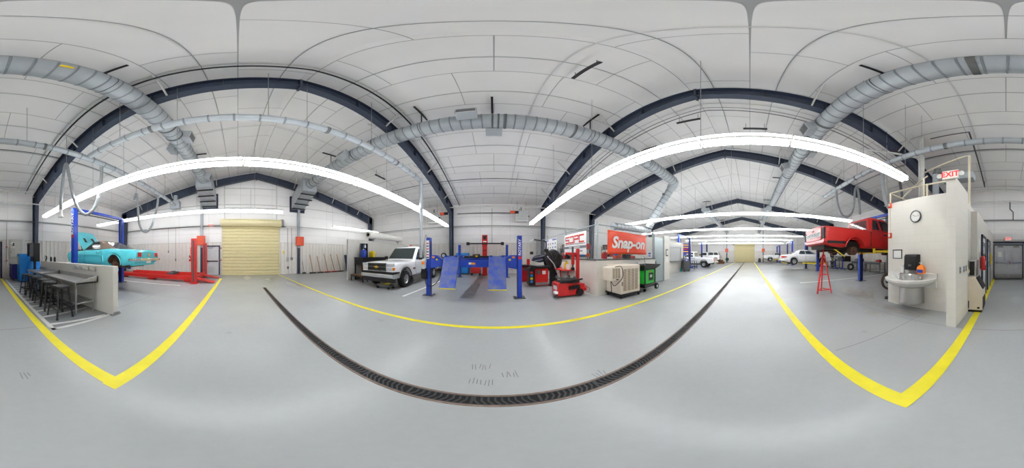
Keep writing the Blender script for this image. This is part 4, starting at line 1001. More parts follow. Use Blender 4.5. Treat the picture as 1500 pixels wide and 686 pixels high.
# four post lift
def four_post():
    t = thing('four_post_lift', 'blue four post drive-on lift with two ramps hanging toward the yellow line', 'car lift', (-.71,0,0))
    xl, xr_ = -1.56, 1.56; yf, yr = 5.4, 10.62
    for x, y, s, H in ((xl,yf,1,2.06),(xr_,yf,-1,2.08),(xl,yr,1,2.12),(xr_,yr,-1,2.12)):
        m = M(); m.box((x-.075,y-.1,0),(x+.075,y+.1,H)); m.box((x-.08,y-.105,H),(x+.08,y+.105,H+.03)); po = m.build('post', MAT['blue'], t, .012, 2)
        m = M(); m.box((x-.19,y-.17,0),(x+.19,y+.17,.018)); 
        for a in (-.15,.15):
            for b in (-.13,.13): m.cyl((x+a,y+b,.018),(x+a,y+b,.04),.015,n=6)
        m.build('base_plate', MAT['dgrey'], po)
        m = M(); m.box((x+s*.076,y-.045,.1),(x+s*.082,y+.045,H-.1)); m.build('guide_slot', MAT['black'], po)
    for y in (yf+.02, yr-.02):
        m = M(); m.box((xl+.09,y-.1,1.06),(xr_-.09,y+.1,1.29)); m.build('cross_beam', MAT['blue'], t, .008)
        for s in (-1,1):
            X = s*1.56; m = M(); m.prism([(X-s*.1,1.0),(X-s*.1,1.46),(X-s*.32,1.46),(X-s*.55,1.3),(X-s*.55,1.08)], 'xz', y-.13, y+.13); m.build('beam_end', MAT['blue'], t)
            if y < 8:
                m = M(); m.box((X-s*.16,y-.134,1.36),(X-s*.26,y-.131,1.42)); m.build('warning_label', MAT['sticker'], t)
                m = M(); m.box((X-s*.3,y-.134,1.28),(X-s*.37,y-.131,1.34)); m.build('yellow_label', MAT['lime'], t)
    M().box((-.12,yf-.083,1.15),(.1,yf-.079,1.22)).build('warning_label', MAT['sticker'], t); M().box((-.12,yf-.085,1.15),(-.03,yf-.08,1.22)).build('white_label', MAT['paper'], t)
    for xa, xb in ((-.96,-.45),(.54,1.08)):
        m = M(); m.box((xa,yf-.1,1.29),(xb,yr+.1,1.395)); m.box((xa,yf+.2,1.395),(xa+.03,yr,1.44)); m.box((xb-.03,yf+.2,1.395),(xb,yr,1.44)); m.build('runway', MAT['blue'], t)
        m = M(); top = (yf-.1,1.42); bot = (yf-.63,.43); d = Vector((bot[0]-top[0],bot[1]-top[1])).normalized(); n = Vector((-d.y,d.x))*.02
        P = [(top[0]+n.x,top[1]+n.y),(bot[0]+n.x,bot[1]+n.y),(bot[0]-n.x,bot[1]-n.y),(top[0]-n.x,top[1]-n.y)]
        m.prism(P,'yz',xa,xb)
        for q in (xa,xb-.02): m.prism([(top[0]+.02,top[1]),(top[0]+.14,top[1]-.02),(bot[0]+.07,bot[1]+.05),(bot[0]+.01,bot[1])],'yz',q,q+.02)
        rm = m.build('ramp', MAT['ramp'], t)
        m = M(); m.box((xa-.005,bot[0]-.03,bot[1]-.02),(xb+.005,bot[0]+.02,bot[1]+.01)); m.build('ramp_edge', MAT['yellow'], rm)
        for q in (xa+.08,xb-.08):
            m = M(); m.cyl((q-.04,yf-.13,1.43),(q+.04,yf-.13,1.43),.025); m.build('hinge', MAT['blue'], rm)
    # power unit on the left front post
    m = M(); m.box((xl-.24,yf-.2,.62),(xl-.02,yf-.08,.9)); m.cyl((xl-.14,yf-.14,.9),(xl-.14,yf-.14,1.02),.1); m.build('oil_tank', MAT['black'], t, .015)
    m = M(); m.cyl((xl-.14,yf-.16,.98),(xl-.14,yf-.16,1.28),.09); m.box((xl-.2,yf-.2,1.2),(xl-.05,yf-.1,1.32)); m.build('motor', MAT['lgrey'], t, .01)
    M().box((xl-.17,yf-.262,1.14),(xl-.07,yf-.25,1.24)).build('caution_tag', MAT['oranp'], t)
    m = M(); m.box((xl-.05,yf-.125,1.33),(xl+.05,yf-.105,1.98)); m.build('instruction_plate', MAT['paper'], t)
    for k in range(6): M().box((xl-.04,yf-.128,1.36+k*.1),(xl+.04,yf-.124,1.40+k*.1)).build('label_block', MAT['orange' if k%2 else 'dgrey'], t)
    m = M(); m.tube(catm([(xl-.1,yf-.1,.62),(xl+.0,yf-.25,.45),(xl+.22,yf-.2,.40),(xl+.42,yf-.1,.65),(xl+.5,yf,1.06)],6), .014, 6); m.build('hydraulic_hose', MAT['black'], t)
    m = M(); m.tube(catm([(xl-.15,yf-.1,1.3),(xl-.2,yf,1.8),(xl-.12,yf,2.2),(xl-.02,yf,1.9)],6), .01, 6); m.build('cable', MAT['grey'], t)
    M().box((xr_+.0-.05,yf-.106,.9+.3),(xr_+.05,yf-.102,2.0)).build('name_strip', MAT['blue'], t)
    text('post_lettering', 'ROTARY', .12, MAT['white'], t, (xr_,yf-.108,1.72), (R(90),R(-90),0), .002, 0, .003, 1.15)
    M().box((xr_-.05,yf-.11,1.32),(xr_+.05,yf-.105,1.42)).build('red_badge', MAT['red'], t)
    # rolling jack between the runways
    m = M(); m.box((-.45,6.1,1.36),(.54,6.55,1.44)); m.build('bridge_jack', MAT['black'], t, .01)
    m = M(); m.bar((-.9,6.0,1.36),(-.2,6.2,1.43),.07,.05); m.build('jack_handle', MAT['lgrey'], t)
    m = M(); m.box((.02,6.09,1.40),(.1,6.095,1.45)); m.build('yellow_label', MAT['lime'], t)
MAT['ramp'] = mat('scuffed_blue', (40,78,190), .45, 0, .1, 5, c2=(108,116,150), detail=8)
four_post()

# low red drive-on rack on the far left
t = thing('alignment_rack', 'low red drive-on rack with upright posts beyond the turquoise car', 'car lift', (-9.65,0,0))
for x, y, H in ((1.55,-2.23,2.32),(-1.6,-2.3,2.32)):
    m = M(); m.box((x-.13,y-.13,0),(x+.13,y+.13,H)); po = m.build('post', MAT['bred'], t, .012)
    m = M(); m.box((x-.24,y-.2,0),(x+.24,y+.2,.02)); m.build('base_plate', MAT['bred'], po)
    m = M(); m.box((x-.135,y-.04,.1),(x-.131,y+.04,H-.1)); m.box((x+.131,y-.04,.1),(x+.135,y+.04,H-.1)); m.build('guide_slot', MAT['dgrey'], po)
for xa, xb in ((.78,1.3),(-.95,-.45)):
    m = M(); m.box((xa,-7.6,.12),(xb,-2.35,.27)); m.box((xa,-7.6,.27),(xa+.03,-2.4,.32)); m.box((xb-.03,-7.6,.27),(xb,-2.4,.32)); m.box((xa+.05,-7.4,0),(xb-.05,-7.0,.12)); m.box((xa+.05,-2.9,0),(xb-.05,-2.5,.12)); m.box((xa+.05,-5.2,0),(xb-.05,-4.8,.12)); m.build('runway', MAT['bred'], t, .006)
    m = M(); m.prism([(-2.35,.27),(-1.2,.03),(-1.2,.0),(-2.35,.2)], 'yz', xa-.03, xb+.03); m.build('ramp', MAT['bred'], t)
m = M(); m.box((-1.5,-2.42,.1),(1.45,-2.24,.3)); m.build('cross_beam', MAT['bred'], t, .006)
m = M(); m.box((-.4,-4.2,.28),(.7,-3.8,.4)); m.box((-.1,-4.1,.4),(.3,-3.9,.46)); m.build('sliding_jack', MAT['dgrey'], t, .01)
# ================================================================ STOOL BENCH ZONE
RN = (R(90),0,R(180)); RS = (R(90),0,0); RE_ = (R(90),0,R(90)); RW = (R(90),0,R(-90))   # text facing +Y, -Y, +X, -X
m = M(); m.box((-2.88,-7.2,0),(-2.71,-2.6,1.2)); struct(m.build('wall_knee', MAT['gblock'], None, .01), 'low grey block wall behind the steel bench and stools', 'low wall')
m = M(); m.box((-2.93,-2.66,0),(-2.66,-2.56,.03)); m.box((-2.9,-2.58,.03),(-2.69,-2.565,.08)); m.build('foot_plate', MAT['grey'], bpy.data.objects['wall_knee'])
def worktable(label, y, L, z=.82):
    t = thing('steel_worktable', label, 'worktable', (-2.33,y,0))
    m = M(); m.box((-.30,-L/2,z-.05),(.32,L/2,z)); m.box((.29,-L/2,z-.06),(.33,L/2,z+.012)); m.build('tabletop', MAT['inox'], t, .008)
    m = M(); m.box((-.34,-L/2,z-.05),(-.29,L/2,z+.12)); m.build('backsplash', MAT['inox'], t, .006)
    m = M(); m.prism([(-.34,z-.05),(.33,z-.05),(.33,z+.02),(-.29,z+.12),(-.34,z+.12)], 'xz', L/2-.025, L/2); m.build('side_rim', MAT['inox'], t, .004)
    for sx in (-.26,.26):
        for sy in (-1,1):
            m = M(); m.cyl((sx,sy*(L/2-.09),.02),(sx,sy*(L/2-.09),z-.05),.022); m.cyl((sx,sy*(L/2-.09),0),(sx,sy*(L/2-.09),.05),.028); m.build('leg', MAT['grey'], t)
    m = M(); m.box((-.27,-L/2+.07,.27),(.27,L/2-.07,.30)); m.build('undershelf', MAT['inox'], t, .004)
worktable('stainless steel worktable with the stools, nearer end of the low wall', -4.05, 1.92); worktable('stainless steel worktable at the far end of the low wall', -6.1, 1.92)
def stool():
    t = thing('metal_stool', '', 'stool', (0,0,0), 0, 'black stools at the steel bench')
    m = M(); m.box((-.155,-.155,.735),(.155,.155,.76)); m.box((-.16,-.16,.70),(.16,.16,.74)); m.build('seat', MAT['black'], t, .02, 2)
    for sx in (-1,1):
        for sy in (-1,1):
            m = M(); m.bar((sx*.13,sy*.13,.72),(sx*.205,sy*.205,.012),.042,.03); m.box((sx*.205-.022,sy*.205-.022,0),(sx*.205+.022,sy*.205+.022,.02)); m.build('leg', MAT['black'], t)
    for a, b in (((-1,-1),(1,-1)),((-1,1),(1,1)),((-1,-1),(-1,1)),((1,-1),(1,1))):
        k = .185; M().bar((a[0]*k,a[1]*k,.24),(b[0]*k,b[1]*k,.24),.012,.03).build('footrest', MAT['black'], t)
    m = M(); m.bar((-.14,-.14,.6),(.14,.14,.6),.012,.02); m.bar((-.14,.14,.59),(.14,-.14,.59),.012,.02); m.build('cross_brace', MAT['black'], t)
    return t
st = stool()
for i, (x, y, rz) in enumerate(((-1.72,-3.31,.1),(-1.74,-3.95,-.06),(-1.77,-4.42,.12),(-1.77,-4.99,-.1),(-1.76,-5.39,.05),(-1.68,-5.87,.2))):
    o = st if i == 0 else copy_tree(st)
    o.location = (x,y,0); o.rotation_euler = (0,0,rz)
    o['label'] = 'black metal stool at the steel bench, ' + ('nearest the end of the low wall' if i == 0 else 'farthest from the wall end' if i == 5 else ORD[i]+' from the wall end')
for i, (y, q) in enumerate(((-3.26,'nearest the wall end'),(-3.54,'second from the wall end'),(-3.87,'third from the wall end'),(-4.16,'fourth from the wall end'))):
    t = thing('outlet_box', 'small outlet box on the low wall above the bench, '+q, 'outlet', (-2.708,y,1.10), 0, 'outlets on the low wall')
    M().box((0,-.055,-.06),(.05,.055,.06)).build('box', MAT['galv'], t, .006); M().box((.05,-.035,-.045),(.056,.035,.045)).build('cover_plate', MAT['cream' if i<2 else 'lgrey'], t)
    m = M(); m.tube([(.02,-.05,-.02),(.02,-.14,-.06),(.02,-.2,-.02)], .01, 6); m.build('conduit_whip', MAT['galv'], t)
# monitor cabinet
t = thing('monitor_cabinet', 'black hooded monitor cabinet on a post at the end of the low wall', 'monitor', (-2.52,-7.5,0), R(-90))
m = M(); m.box((-.3,-.25,0),(.3,.25,.04)); m.box((-.06,-.05,.04),(.06,.05,1.2)); m.build('post', MAT['black'], t, .006)
m = M(); m.box((-.2,-.2,1.16),(.24,.14,2.05)); m.build('cabinet', MAT['black'], t, .015)
m = M(); m.box((-.2,.14,1.98),(.24,.34,2.05)); m.box((-.2,.14,1.4),(-.17,.32,1.98)); m.box((.21,.14,1.4),(.24,.32,1.98)); m.build('hood', MAT['dgrey'], t, .006)
M().box((-.16,.142,1.46),(.2,.146,1.94)).build('screen', MAT['dark'], t); M().box((-.16,.14,1.2),(.2,.17,1.36)).build('keyboard_shelf', MAT['black'], t)
t = thing('dial_gauge', 'round black rimmed gauge on the low wall beside the monitor cabinet', 'gauge', (-2.79,-6.75,1.2))
m = M(); m.cyl((0,0,0),(0,0,.06),.03); m.box((-.06,-.06,0),(.06,.06,.012)); m.build('stem', MAT['dgrey'], t); m = M(); m.cyl((-.03,0,.15),(.03,0,.15),.1,n=24); m.build('rim', MAT['black'], t, .006); M().cyl((.03,0,.15),(.034,0,.15),.085,n=24).build('dial_face', MAT['paper'], t)
m = M(); m.bar((.036,0,.15),(.036,.05,.19),.004,.008); m.build('needle', MAT['black'], t)
for y, q in ((-6.2,'nearer the gauge'),(-5.85,'farther from the gauge')):
    t = thing('spray_can', 'small black can on the low wall, '+q, 'can', (-2.8,y,1.2), 0, 'cans on the low wall')
    m = M(); m.lathe([(.001,0),(.045,0),(.045,.15),(.03,.18),(.001,.18)],16); m.build('can_body', MAT['black'], t); m = M(); m.cyl((0,0,.18),(0,0,.21),.018); m.build('cap', MAT['dgrey'], t)
# ---- wall behind the bench
t = thing('panel_board', 'tall light grey board on the wall beside the double doors', 'wall board', (-2.16,-10.3,.05))
M().box((-.4,0,0),(.38,.04,2.45)).build('board', MAT['skin'], t)
t = thing('electric_panel', 'pale grey electrical panel box on the tall grey board', 'electrical panel', (-2.0,-10.26,1.35))
M().box((-.16,0,0),(.24,.12,.62)).build('box', MAT['cooler'], t, .008); M().box((-.13,.12,.04),(.21,.135,.58)).build('panel_door', MAT['skin'], t, .004); M().box((.16,.135,.28),(.19,.15,.36)).build('latch', MAT['black'], t)
m = M(); m.box((0,0,0),(.26,.006,.3)); m.box((.03,.006,.05),(.12,.008,.27),1); m.box((.15,.006,.03),(.2,.008,.2),1); solo(m, 'notice_sheet', [MAT['paper'],MAT['dark']], 'black and white sheet taped above the electrical panel', 'notice', loc=(-2.1,-10.258,2.0))
for z, q in ((1.99,'upper'),(1.13,'lower')):
    t = thing('emergency_button', q+' red emergency button beside the double doors', 'button', (-1.57,-10.29,z))
    M().box((-.05,0,-.08),(.05,.05,.08)).build('button_box', MAT['lgrey'], t, .006); M().cyl((0,.05,0),(0,.1,0),.045).build('push_button', MAT['red'], t)
pipe('conduit', [(-1.57,-10.27,1.22),(-1.57,-10.27,3.6)], .015, MAT['cond'], 'thin conduit rising from the red buttons by the double doors')
t = thing('tool_chest', 'purple tool chest against the wall beside the double doors', 'tool chest', (-2.0,-9.6,0))
m = M(); m.box((-.28,-.45,.1),(.28,.45,.95)); m.build('body', MAT['purple'], t, .012); m = M(); m.box((-.3,-.47,.95),(.3,.47,.985)); m.build('top_mat', MAT['lgrey'], t)
for k in range(5): M().box((.28,-.42,.14+k*.16),(.295,.42,.28+k*.16)).build('drawer', MAT['purple'], t, .006)
for sx in (-.2,.2):
    for sy in (-.36,.36): M().cyl((sx-.02,sy,.05),(sx+.02,sy,.05),.05).build('caster', MAT['black'], t)
t = thing('tall_cabinet', 'tall sky blue steel cabinet behind the far end of the bench', 'cabinet', (-2.3,-8.75,0))
m = M(); m.box((-.32,-.32,.06),(.3,.34,1.54)); m.build('body', MAT['cblue'], t, .01); m = M(); m.box((-.28,-.28,0),(.26,.3,.06)); m.build('plinth', MAT['black'], t)
m = M(); m.box((.3,-.30,.75),(.315,.32,1.5)); dd = m.build('door', MAT['cblue'], t, .004); M().box((.315,-.2,.95),(.325,-.02,1.42)).build('window_pane', MAT['tan'], dd)
m = M(); m.box((.3,-.30,.1),(.315,.32,.72)); dd = m.build('door', MAT['cblue'], t, .004); M().box((.315,.22,.4),(.335,.26,.55)).build('handle', MAT['black'], dd)
t = thing('covered_machine', 'machine under a bright blue cloth behind the monitor cabinet', 'covered machine', (-2.75,-8.2,0))
m = M(); rr_ = random.Random(3)
rings = [[Vector((r*(1+.10*math.sin(5*a+k))*math.cos(a)*1.15, r*(1+.10*math.sin(4*a+2*k))*math.sin(a), z)) for a in np.linspace(0,2*PI,24,endpoint=False)] for k,(z,r) in enumerate(((.08,.33),(.5,.31),(.9,.28),(1.18,.26),(1.3,.2),(1.34,.08)))]
m.loft(rings); m.build('cloth_cover', mat('blue_cloth', (44,140,228), .7, 0, .08), t); m = M(); m.box((-.3,-.25,0),(.3,.25,.1)); m.build('base', MAT['black'], t)

# ================================================================ NEAR GABLE WALL
def wind_column(X, y, sg, q):
    t = thing('wall_column', 'navy and grey wall column carrying a red box, '+q, 'column', (X,y,0))
    m = M(); m.box((.04*sg,-.09,0),(.24*sg,.09,2.05)); m.box((.02*sg,-.13,0),(.3*sg,.13,.02)); m.build('lower_post', MAT['steel'], t)
    m = M(); m.box((.04*sg,-.1,2.05),(.25*sg,.1,2.2)); m.build('collar', MAT['galv'], t); M().box((.04*sg,-.09,2.2),(.22*sg,.09,roof(y)-.6)).build('upper_post', MAT['galv'], t)
    t = thing('red_box', 'orange red equipment box mounted on the wall column '+q, 'equipment box', (X+.25*sg,y,2.22))
    M().box((0,-.3,0),(.26*sg,.3,.7)).build('box', MAT['orange'], t, .012); M().box((.26*sg,-.26,.04),(.275*sg,.26,.66)).build('cover', MAT['orange'], t, .004)
wind_column(XW,-2.72,1,'beside the near exit door'); wind_column(XW,4.72,1,'beside the brooms')
wind_column(XE,5.0,-1,'left of the far shutter'); wind_column(XE,-2.85,-1,'right of the far shutter')
def exit_sign(loc, rot, label, sc=1, heads=False):
    t = thing('exit_sign', label, 'exit sign', loc, rot)   # local -Y is the face
    M().box((-.16*sc,0,-.1*sc),(.16*sc,.05,.1*sc)).build('housing', MAT['white'], t, .01); M().box((-.145*sc,-.004,-.085*sc),(.145*sc,0,.085*sc)).build('lit_face', MAT['exitw'], t)
    text('lettering', 'EXIT', .17*sc, MAT['exitr'], t, (0,-.006,0), RS, .002, 0, .004*sc, 1.0)
    if heads:
        for s in (-1,1):
            m = M(); m.cyl((s*.16,.02,0),(s*.2,.02,0),.02); m.lathe([(.02,.03),(.05,.0),(.055,-.03),(.001,-.035)],14,(s*.22,.03,0),'y'); m.build('lamp_head', MAT['white'], t)
    return t
exit_sign((XW+.1,-2.04,3.72), R(90), 'red lit exit sign high above the grey exit door by the near shutter', 1.3)
exit_sign((-.15,YS+.12,2.5), R(180), 'red lit exit sign above the grey double doors', 1.2)
exit_sign((1.02,-2.86,2.99+.11), R(180), 'red lit exit sign with lamp heads on top of the block pier', 1, True)
exit_sign((XE-.12,-4.0,3.7), R(-90), 'small red exit sign on the far end wall', 1.3)
def extinguisher(loc, rz, label):
    t = thing('fire_extinguisher', label, 'fire extinguisher', loc, rz)
    m = M(); m.lathe([(.001,0),(.07,0),(.075,.02),(.075,.36),(.05,.42),(.02,.44),(.001,.44)],18,(0,-.09,0)); m.build('cylinder', MAT['red'], t)
    m = M(); m.box((-.015,-.16,.44),(.015,-.06,.47)); m.box((-.015,-.18,.48),(.015,-.05,.5)); m.build('handle', MAT['black'], t); m = M(); m.tube([(0,-.13,.45),(.06,-.15,.42),(.085,-.14,.3),(.08,-.12,.1)], .012, 6); m.build('hose', MAT['black'], t)
    M().box((-.04,-.169,.16),(.04,-.165,.28)).build('label_plate', MAT['paper'], t); M().box((-.05,-.02,.05),(.05,.0,.4)).build('bracket', MAT['dgrey'], t)
extinguisher((XW+.05,-3.66,1.0), R(90), 'red fire extinguisher on the near gable wall beside the red post'); extinguisher((.79,-4.98,1.0), R(-90), 'red fire extinguisher on the corridor wall behind the ice machine')
m = M(); 
for k in range(4): m.box((0,-.03,k*.14),(.006,.03,k*.14+.1))
solo(m, 'fire_marker', MAT['red'], 'red vertical marker above the extinguisher by the red post', 'sign', loc=(XW+.052,-3.62,1.55))
for y, z, q in ((-5.5,1.76,'left of the red post, upper one'),(-4.87,1.1,'left of the red post, lower one')):
    t = thing('drop_outlet', 'small outlet on a drop conduit '+q, 'outlet', (XW+.06,y,z)); M().box((0,-.05,-.1),(.06,.05,.1)).build('box', MAT['grey'], t, .006); M().cyl((.03,0,.1),(.03,0,3.66-z),.013,n=6).build('drop_conduit', MAT['cond'], t)
for z, q in ((2.0,'upper'),(1.1,'lower')):
    t = thing('alarm_button', q+' red alarm button beside the near tan shutter', 'button', (XW+.05,-1.27,z)); M().box((0,-.05,-.07),(.05,.05,.07)).build('back_box', MAT['lgrey'], t, .005); M().cyl((.05,0,0),(.09,0,0),.05).build('button', MAT['red'], t)
t = thing('door_control', 'shutter control boxes with conduits right of the near tan shutter', 'control box', (XW+.04,3.82,1.15))
M().box((0,-.09,-.18),(.1,.09,.18)).build('switch_box', MAT['lgrey'], t, .008); M().cyl((.03,0,.18),(.03,0,2.5),.02,n=6).build('conduit', MAT['cond'], t)
for k in range(3): M().cyl((.1,0,-.1+k*.1),(.115,0,-.1+k*.1),.025).build('push_button', MAT['dgrey'], t)
t = thing('disconnect_switch', 'grey disconnect switch with a dropping conduit beside the shutter controls', 'switch', (XW+.04,4.15,1.2))
M().box((0,-.08,-.12),(.1,.08,.12)).build('box', MAT['grey'], t, .008); M().cyl((.03,0,.12),(.03,0,2.45),.02,n=6).build('conduit', MAT['cond'], t); M().box((.03,.08,-.02),(.06,.12,.08)).build('lever', MAT['red'], t)
t = thing('wall_outlet', 'black outlet low on the wall right of the near tan shutter', 'outlet', (XW+.05,3.85,.5)); M().box((0,-.06,-.09),(.03,.06,.09)).build('box', MAT['black'], t, .005); M().box((.03,-.03,-.05),(.034,.03,.05)).build('socket', MAT['dgrey'], t)
m = M(); m.box((0,-.06,-.1),(.012,.06,.1)); solo(m, 'yellow_tag', MAT['lime'], 'yellow tag on the wall right of the near tan shutter', 'tag', loc=(XW+.05,3.5,1.7))
def broom(y, H, hd, lean, label, wd=.6):
    t = thing('push_broom', label, 'broom', (XW+.42,y,0), 0, 'brooms leaning on the near wall')
    m = M(); m.cyl((0,0,.09),(-.33,lean,H),.03,n=10); m.sph((-.33,lean,H),.031,8); m.build('handle', MAT['wood'], t)
    m = M(); m.box((-.04,-wd/2,.06),(.04,wd/2,.11)); m.build('head_block', MAT[hd], t, .008); m = M(); m.prism([(-.045,0),(.055,0),(.035,.06),(-.035,.06)], 'xz', -wd/2, wd/2); m.build('bristles', MAT['dark'], t)
for y, H, hd, ln, q in ((5.84,1.50,'dgrey',-.12,'nearest the tan shutter'),(6.54,1.38,'dgrey',-.15,'second from the tan shutter'),(7.25,1.55,'red',-.18,'third from the tan shutter'),(7.95,1.55,'red',-.22,'fourth from the tan shutter'),(8.6,1.55,'dgrey',-.2,'nearest the dark blue board')):
    broom(y, H, hd, ln, 'wooden handled push broom leaning on the near wall, '+q)
t = thing('squeegee', 'black squeegee leaning beside the wall column near the brooms', 'squeegee', (XW+.32,5.12,0)); M().cyl((0,0,.05),(-.2,-.08,1.0),.013).build('handle', MAT['black'], t); m = M(); m.prism([(-.2,0),(.2,0),(.1,.12),(-.1,.12)], 'yz', -.03, .03); m.build('blade', MAT['black'], t)
t = thing('tool_board', 'dark blue perforated board leaning on the near wall beside the brooms', 'tool board', (XW+.5,9.75,0))
m = M(); m.add([(0,-.55,.02),(.03,-.55,.02),(-.35,-.55,1.5),(-.38,-.55,1.5),(0,.55,.02),(.03,.55,.02),(-.35,.55,1.5),(-.38,.55,1.5)], [(0,1,2,3),(7,6,5,4),(0,4,5,1),(1,5,6,2),(2,6,7,3),(3,7,4,0)]); m.build('panel', MAT['board'], t)
for k in range(4):
    m = M(); z = .25+k*.34; m.box((.0-.25*z,-.5,z),(.06-.25*z,.5,z+.04)); m.build('rail', MAT['navy'], t)

# ================================================================ PARTITION AND WHITE TRUCK BAY
m = M(); m.box((-7.58,6.05,0),(-7.5,12.95,2.38)); m.box((-7.6,6.0,0),(-7.48,6.06,2.42)); m.box((-7.6,6.05,2.37),(-7.48,12.95,2.42)); struct(m.build('wall_partition', MAT['skin']), 'light grey free standing partition left of the white truck', 'partition')
t = thing('rolled_curtain', 'long roll of white vinyl lying above the grey partition', 'rolled curtain', (-7.54,9.75,2.84))
m = M(); m.lathe([(.1,-2.0),(.235,-2.0),(.245,-1.9),(.245,1.95),(.225,2.0),(.1,2.0)], 26, (0,0,0), 'y'); m.build('vinyl_roll', MAT['curtain'], t); m = M(); m.lathe([(.1,-2.06),(.12,-2.06),(.12,2.08),(.1,2.08)], 18, (0,0,0), 'y'); m.build('core_tube', MAT['black'], t)
for y in (-1.5,1.5):
    m = M(); m.box((-.04,y-.04,-.42),(.04,y+.04,-.24)); m.box((-.2,y-.04,-.27),(.2,y+.04,-.235)); m.build('cradle', MAT['grey'], t)
t = thing('black_workbench', 'tall black bench with a shelf against the grey partition', 'workbench', (-7.1,7.55,0))
m = M(); m.box((-.36,-1.1,1.28),(.34,1.15,1.34)); m.build('bench_top', MAT['black'], t); m = M(); m.box((-.34,-1.08,.92),(.32,1.12,1.28)); m.build('drawer_case', MAT['black'], t)
for x in (-.31,.28):
    for y in (-1.04,1.08): M().box((x-.03,y-.03,0),(x+.03,y+.03,.92)).build('leg', MAT['black'], t)
M().box((.32,-.9,.94),(.335,-.1,1.02)).build('orange_label', MAT['orange'], t)
M().box((-.34,-1.08,.18),(.3,1.1,.22)).build('lower_shelf', MAT['black'], t)
def jug(name, loc, c, label, w_=.2, d_=.14, h=.4, cap='white', rz=0):
    t = thing(name, label, 'container', loc, rz)
    m = M(); m.loft([[Vector(p) for p in ((-w_/2*k,-d_/2*k,z),(w_/2*k,-d_/2*k,z),(w_/2*k,d_/2*k,z),(-w_/2*k,d_/2*k,z))] for z,k in ((0,.95),(.02,1),(h*.72,1),(h*.88,.7),(h*.9,.35),(h*.95,.3))]); m.build('jug_body', MAT[c], t, .015, 2)
    m = M(); m.cyl((0,0,h*.93),(0,0,h),.03); m.build('cap', MAT[cap], t); m = M(); m.tube([(w_*.1,0,h*.88),(w_*.45,0,h*.93),(w_*.52,0,h*.7)], .016, 6); m.build('handle', MAT[c], t)
    return t
jug('blue_jug', (-7.0,6.8,1.34), 'blue', 'blue jug on the tall black bench by the partition', .3, .2, .5)
jug('yellow_jug', (-6.95,7.5,1.34), 'lime', 'yellow jug on the tall black bench beside the black rack', .34, .2, .42, 'black')
t = thing('bottle_rack', 'tall black rack of bottles on the black bench behind the jugs', 'rack', (-7.25,7.1,1.34))
m = M(); m.box((-.12,-.18,0),(-.1,.18,.85)); m.box((-.12,-.2,0),(.12,-.17,.85)); m.box((-.12,.17,0),(.12,.2,.85))
for z in (0,.28,.56,.83): m.box((-.12,-.18,z),(.12,.18,z+.02))
m.build('frame', MAT['black'], t)
for i,(y,z,c) in enumerate(((-.1,.02,'cblue'),(.05,.02,'lime'),(-.1,.30,'cblue'),(.04,.3,'black'),(-.09,.58,'cblue'),(.06,.58,'paper'))):
    m = M(); m.lathe([(.001,z),(.05,z),(.05,z+.16),(.02,z+.2),(.02,z+.24),(.001,z+.24)],12,(.03,y,0)); m.build('bottle', MAT[c], t)
t = thing('low_bench', 'low black bench with a brown board in front of the partition', 'bench', (-6.75,6.2,0))
M().box((-.52,-.22,.33),(.55,.24,.37)).build('bench_board', MAT['brown'], t)
for x in (-.46,.48):
    for y in (-.17,.19): M().box((x-.025,y-.025,0),(x+.025,y+.025,.33)).build('leg', MAT['black'], t)
M().box((-.46,-.19,.27),(.48,-.16,.33)).build('rail', MAT['black'], t)
t = thing('floor_jack', 'yellow and black floor jack under the nose of the white truck', 'floor jack', (-4.4,5.6,0))
m = M()
for s in (-1,1): m.box((-.35,s*.14-.02,.08),(.35,s*.14+.02,.2))
m.build('frame', MAT['dgrey'], t); m = M(); m.bar((-.3,0,.15),(.2,0,.24),.12,.06); m.cyl((.2,0,.24),(.2,0,.3),.06); m.build('lift_arm', MAT['lime'], t)
for x in (-.3,.3):
    for s in (-1,1): M().cyl((x,s*.13,.06),(x,s*.19,.06),.06).build('wheel', MAT['black'], t)

# ================================================================ ALONG THE LIFT SIDE WALL
t = thing('alignment_tower', 'tall red wheel alignment tower with a black camera bar behind the lift', 'alignment tower', (-.67,11.95,0))
m = M(); m.box((-.2,-.18,0),(.2,.18,.12)); m.box((-.17,-.14,.12),(.17,.14,2.2)); m.build('cabinet', MAT['red'], t, .012); m = M(); m.box((-.2,-.15,2.2),(.2,.15,2.96)); m.build('head', MAT['red'], t, .015)
m = M(); m.prism([(-.14,2.9),(.14,2.9),(.08,2.62),(-.08,2.62)], 'xz', -.158, -.15); m.build('dark_panel', MAT['black'], t); M().box((-.13,-.157,2.42),(.13,-.15,2.50)).build('badge_plate', MAT['paper'], t); M().box((-.12,-.15,1.78),(.12,-.138,1.84)).build('slot', MAT['black'], t)
m = M(); m.box((-1.2,-.24,2.27),(1.25,-.14,2.36)); m.build('camera_bar', MAT['black'], t)
for s in (-1.22,1.27): 
    m = M(); m.box((s-.1,-.3,2.2),(s+.12,-.1,2.42)); m.cyl((s,-.3,2.31),(s,-.33,2.31),.07); m.build('camera_head', MAT['black'], t, .02)
t = thing('storage_cabinet', 'bright blue cabinet behind the left rear post of the lift', 'cabinet', (-2.38,12.45,0))
M().box((-.48,-.3,.08),(.46,.3,1.64)).build('body', MAT['cblue'], t, .01); M().box((-.46,-.26,0),(.44,.26,.08)).build('plinth', MAT['black'], t)
for s in (-1,1):
    m = M(); m.box((-.005+s*.01,-.315,.12),(s*.455,-.3,1.6)); d_ = m.build('door', MAT['cblue'], t, .004); M().box((s*.04,-.335,.8),(s*.07,-.315,.95)).build('handle', MAT['chrome'], d_)
t = thing('tool_cart', 'red rolling cart behind the lift beside the alignment tower', 'tool cart', (-1.32,11.95,0))
M().box((-.36,-.25,.14),(.34,.25,.86)).build('body', MAT['red'], t, .01)
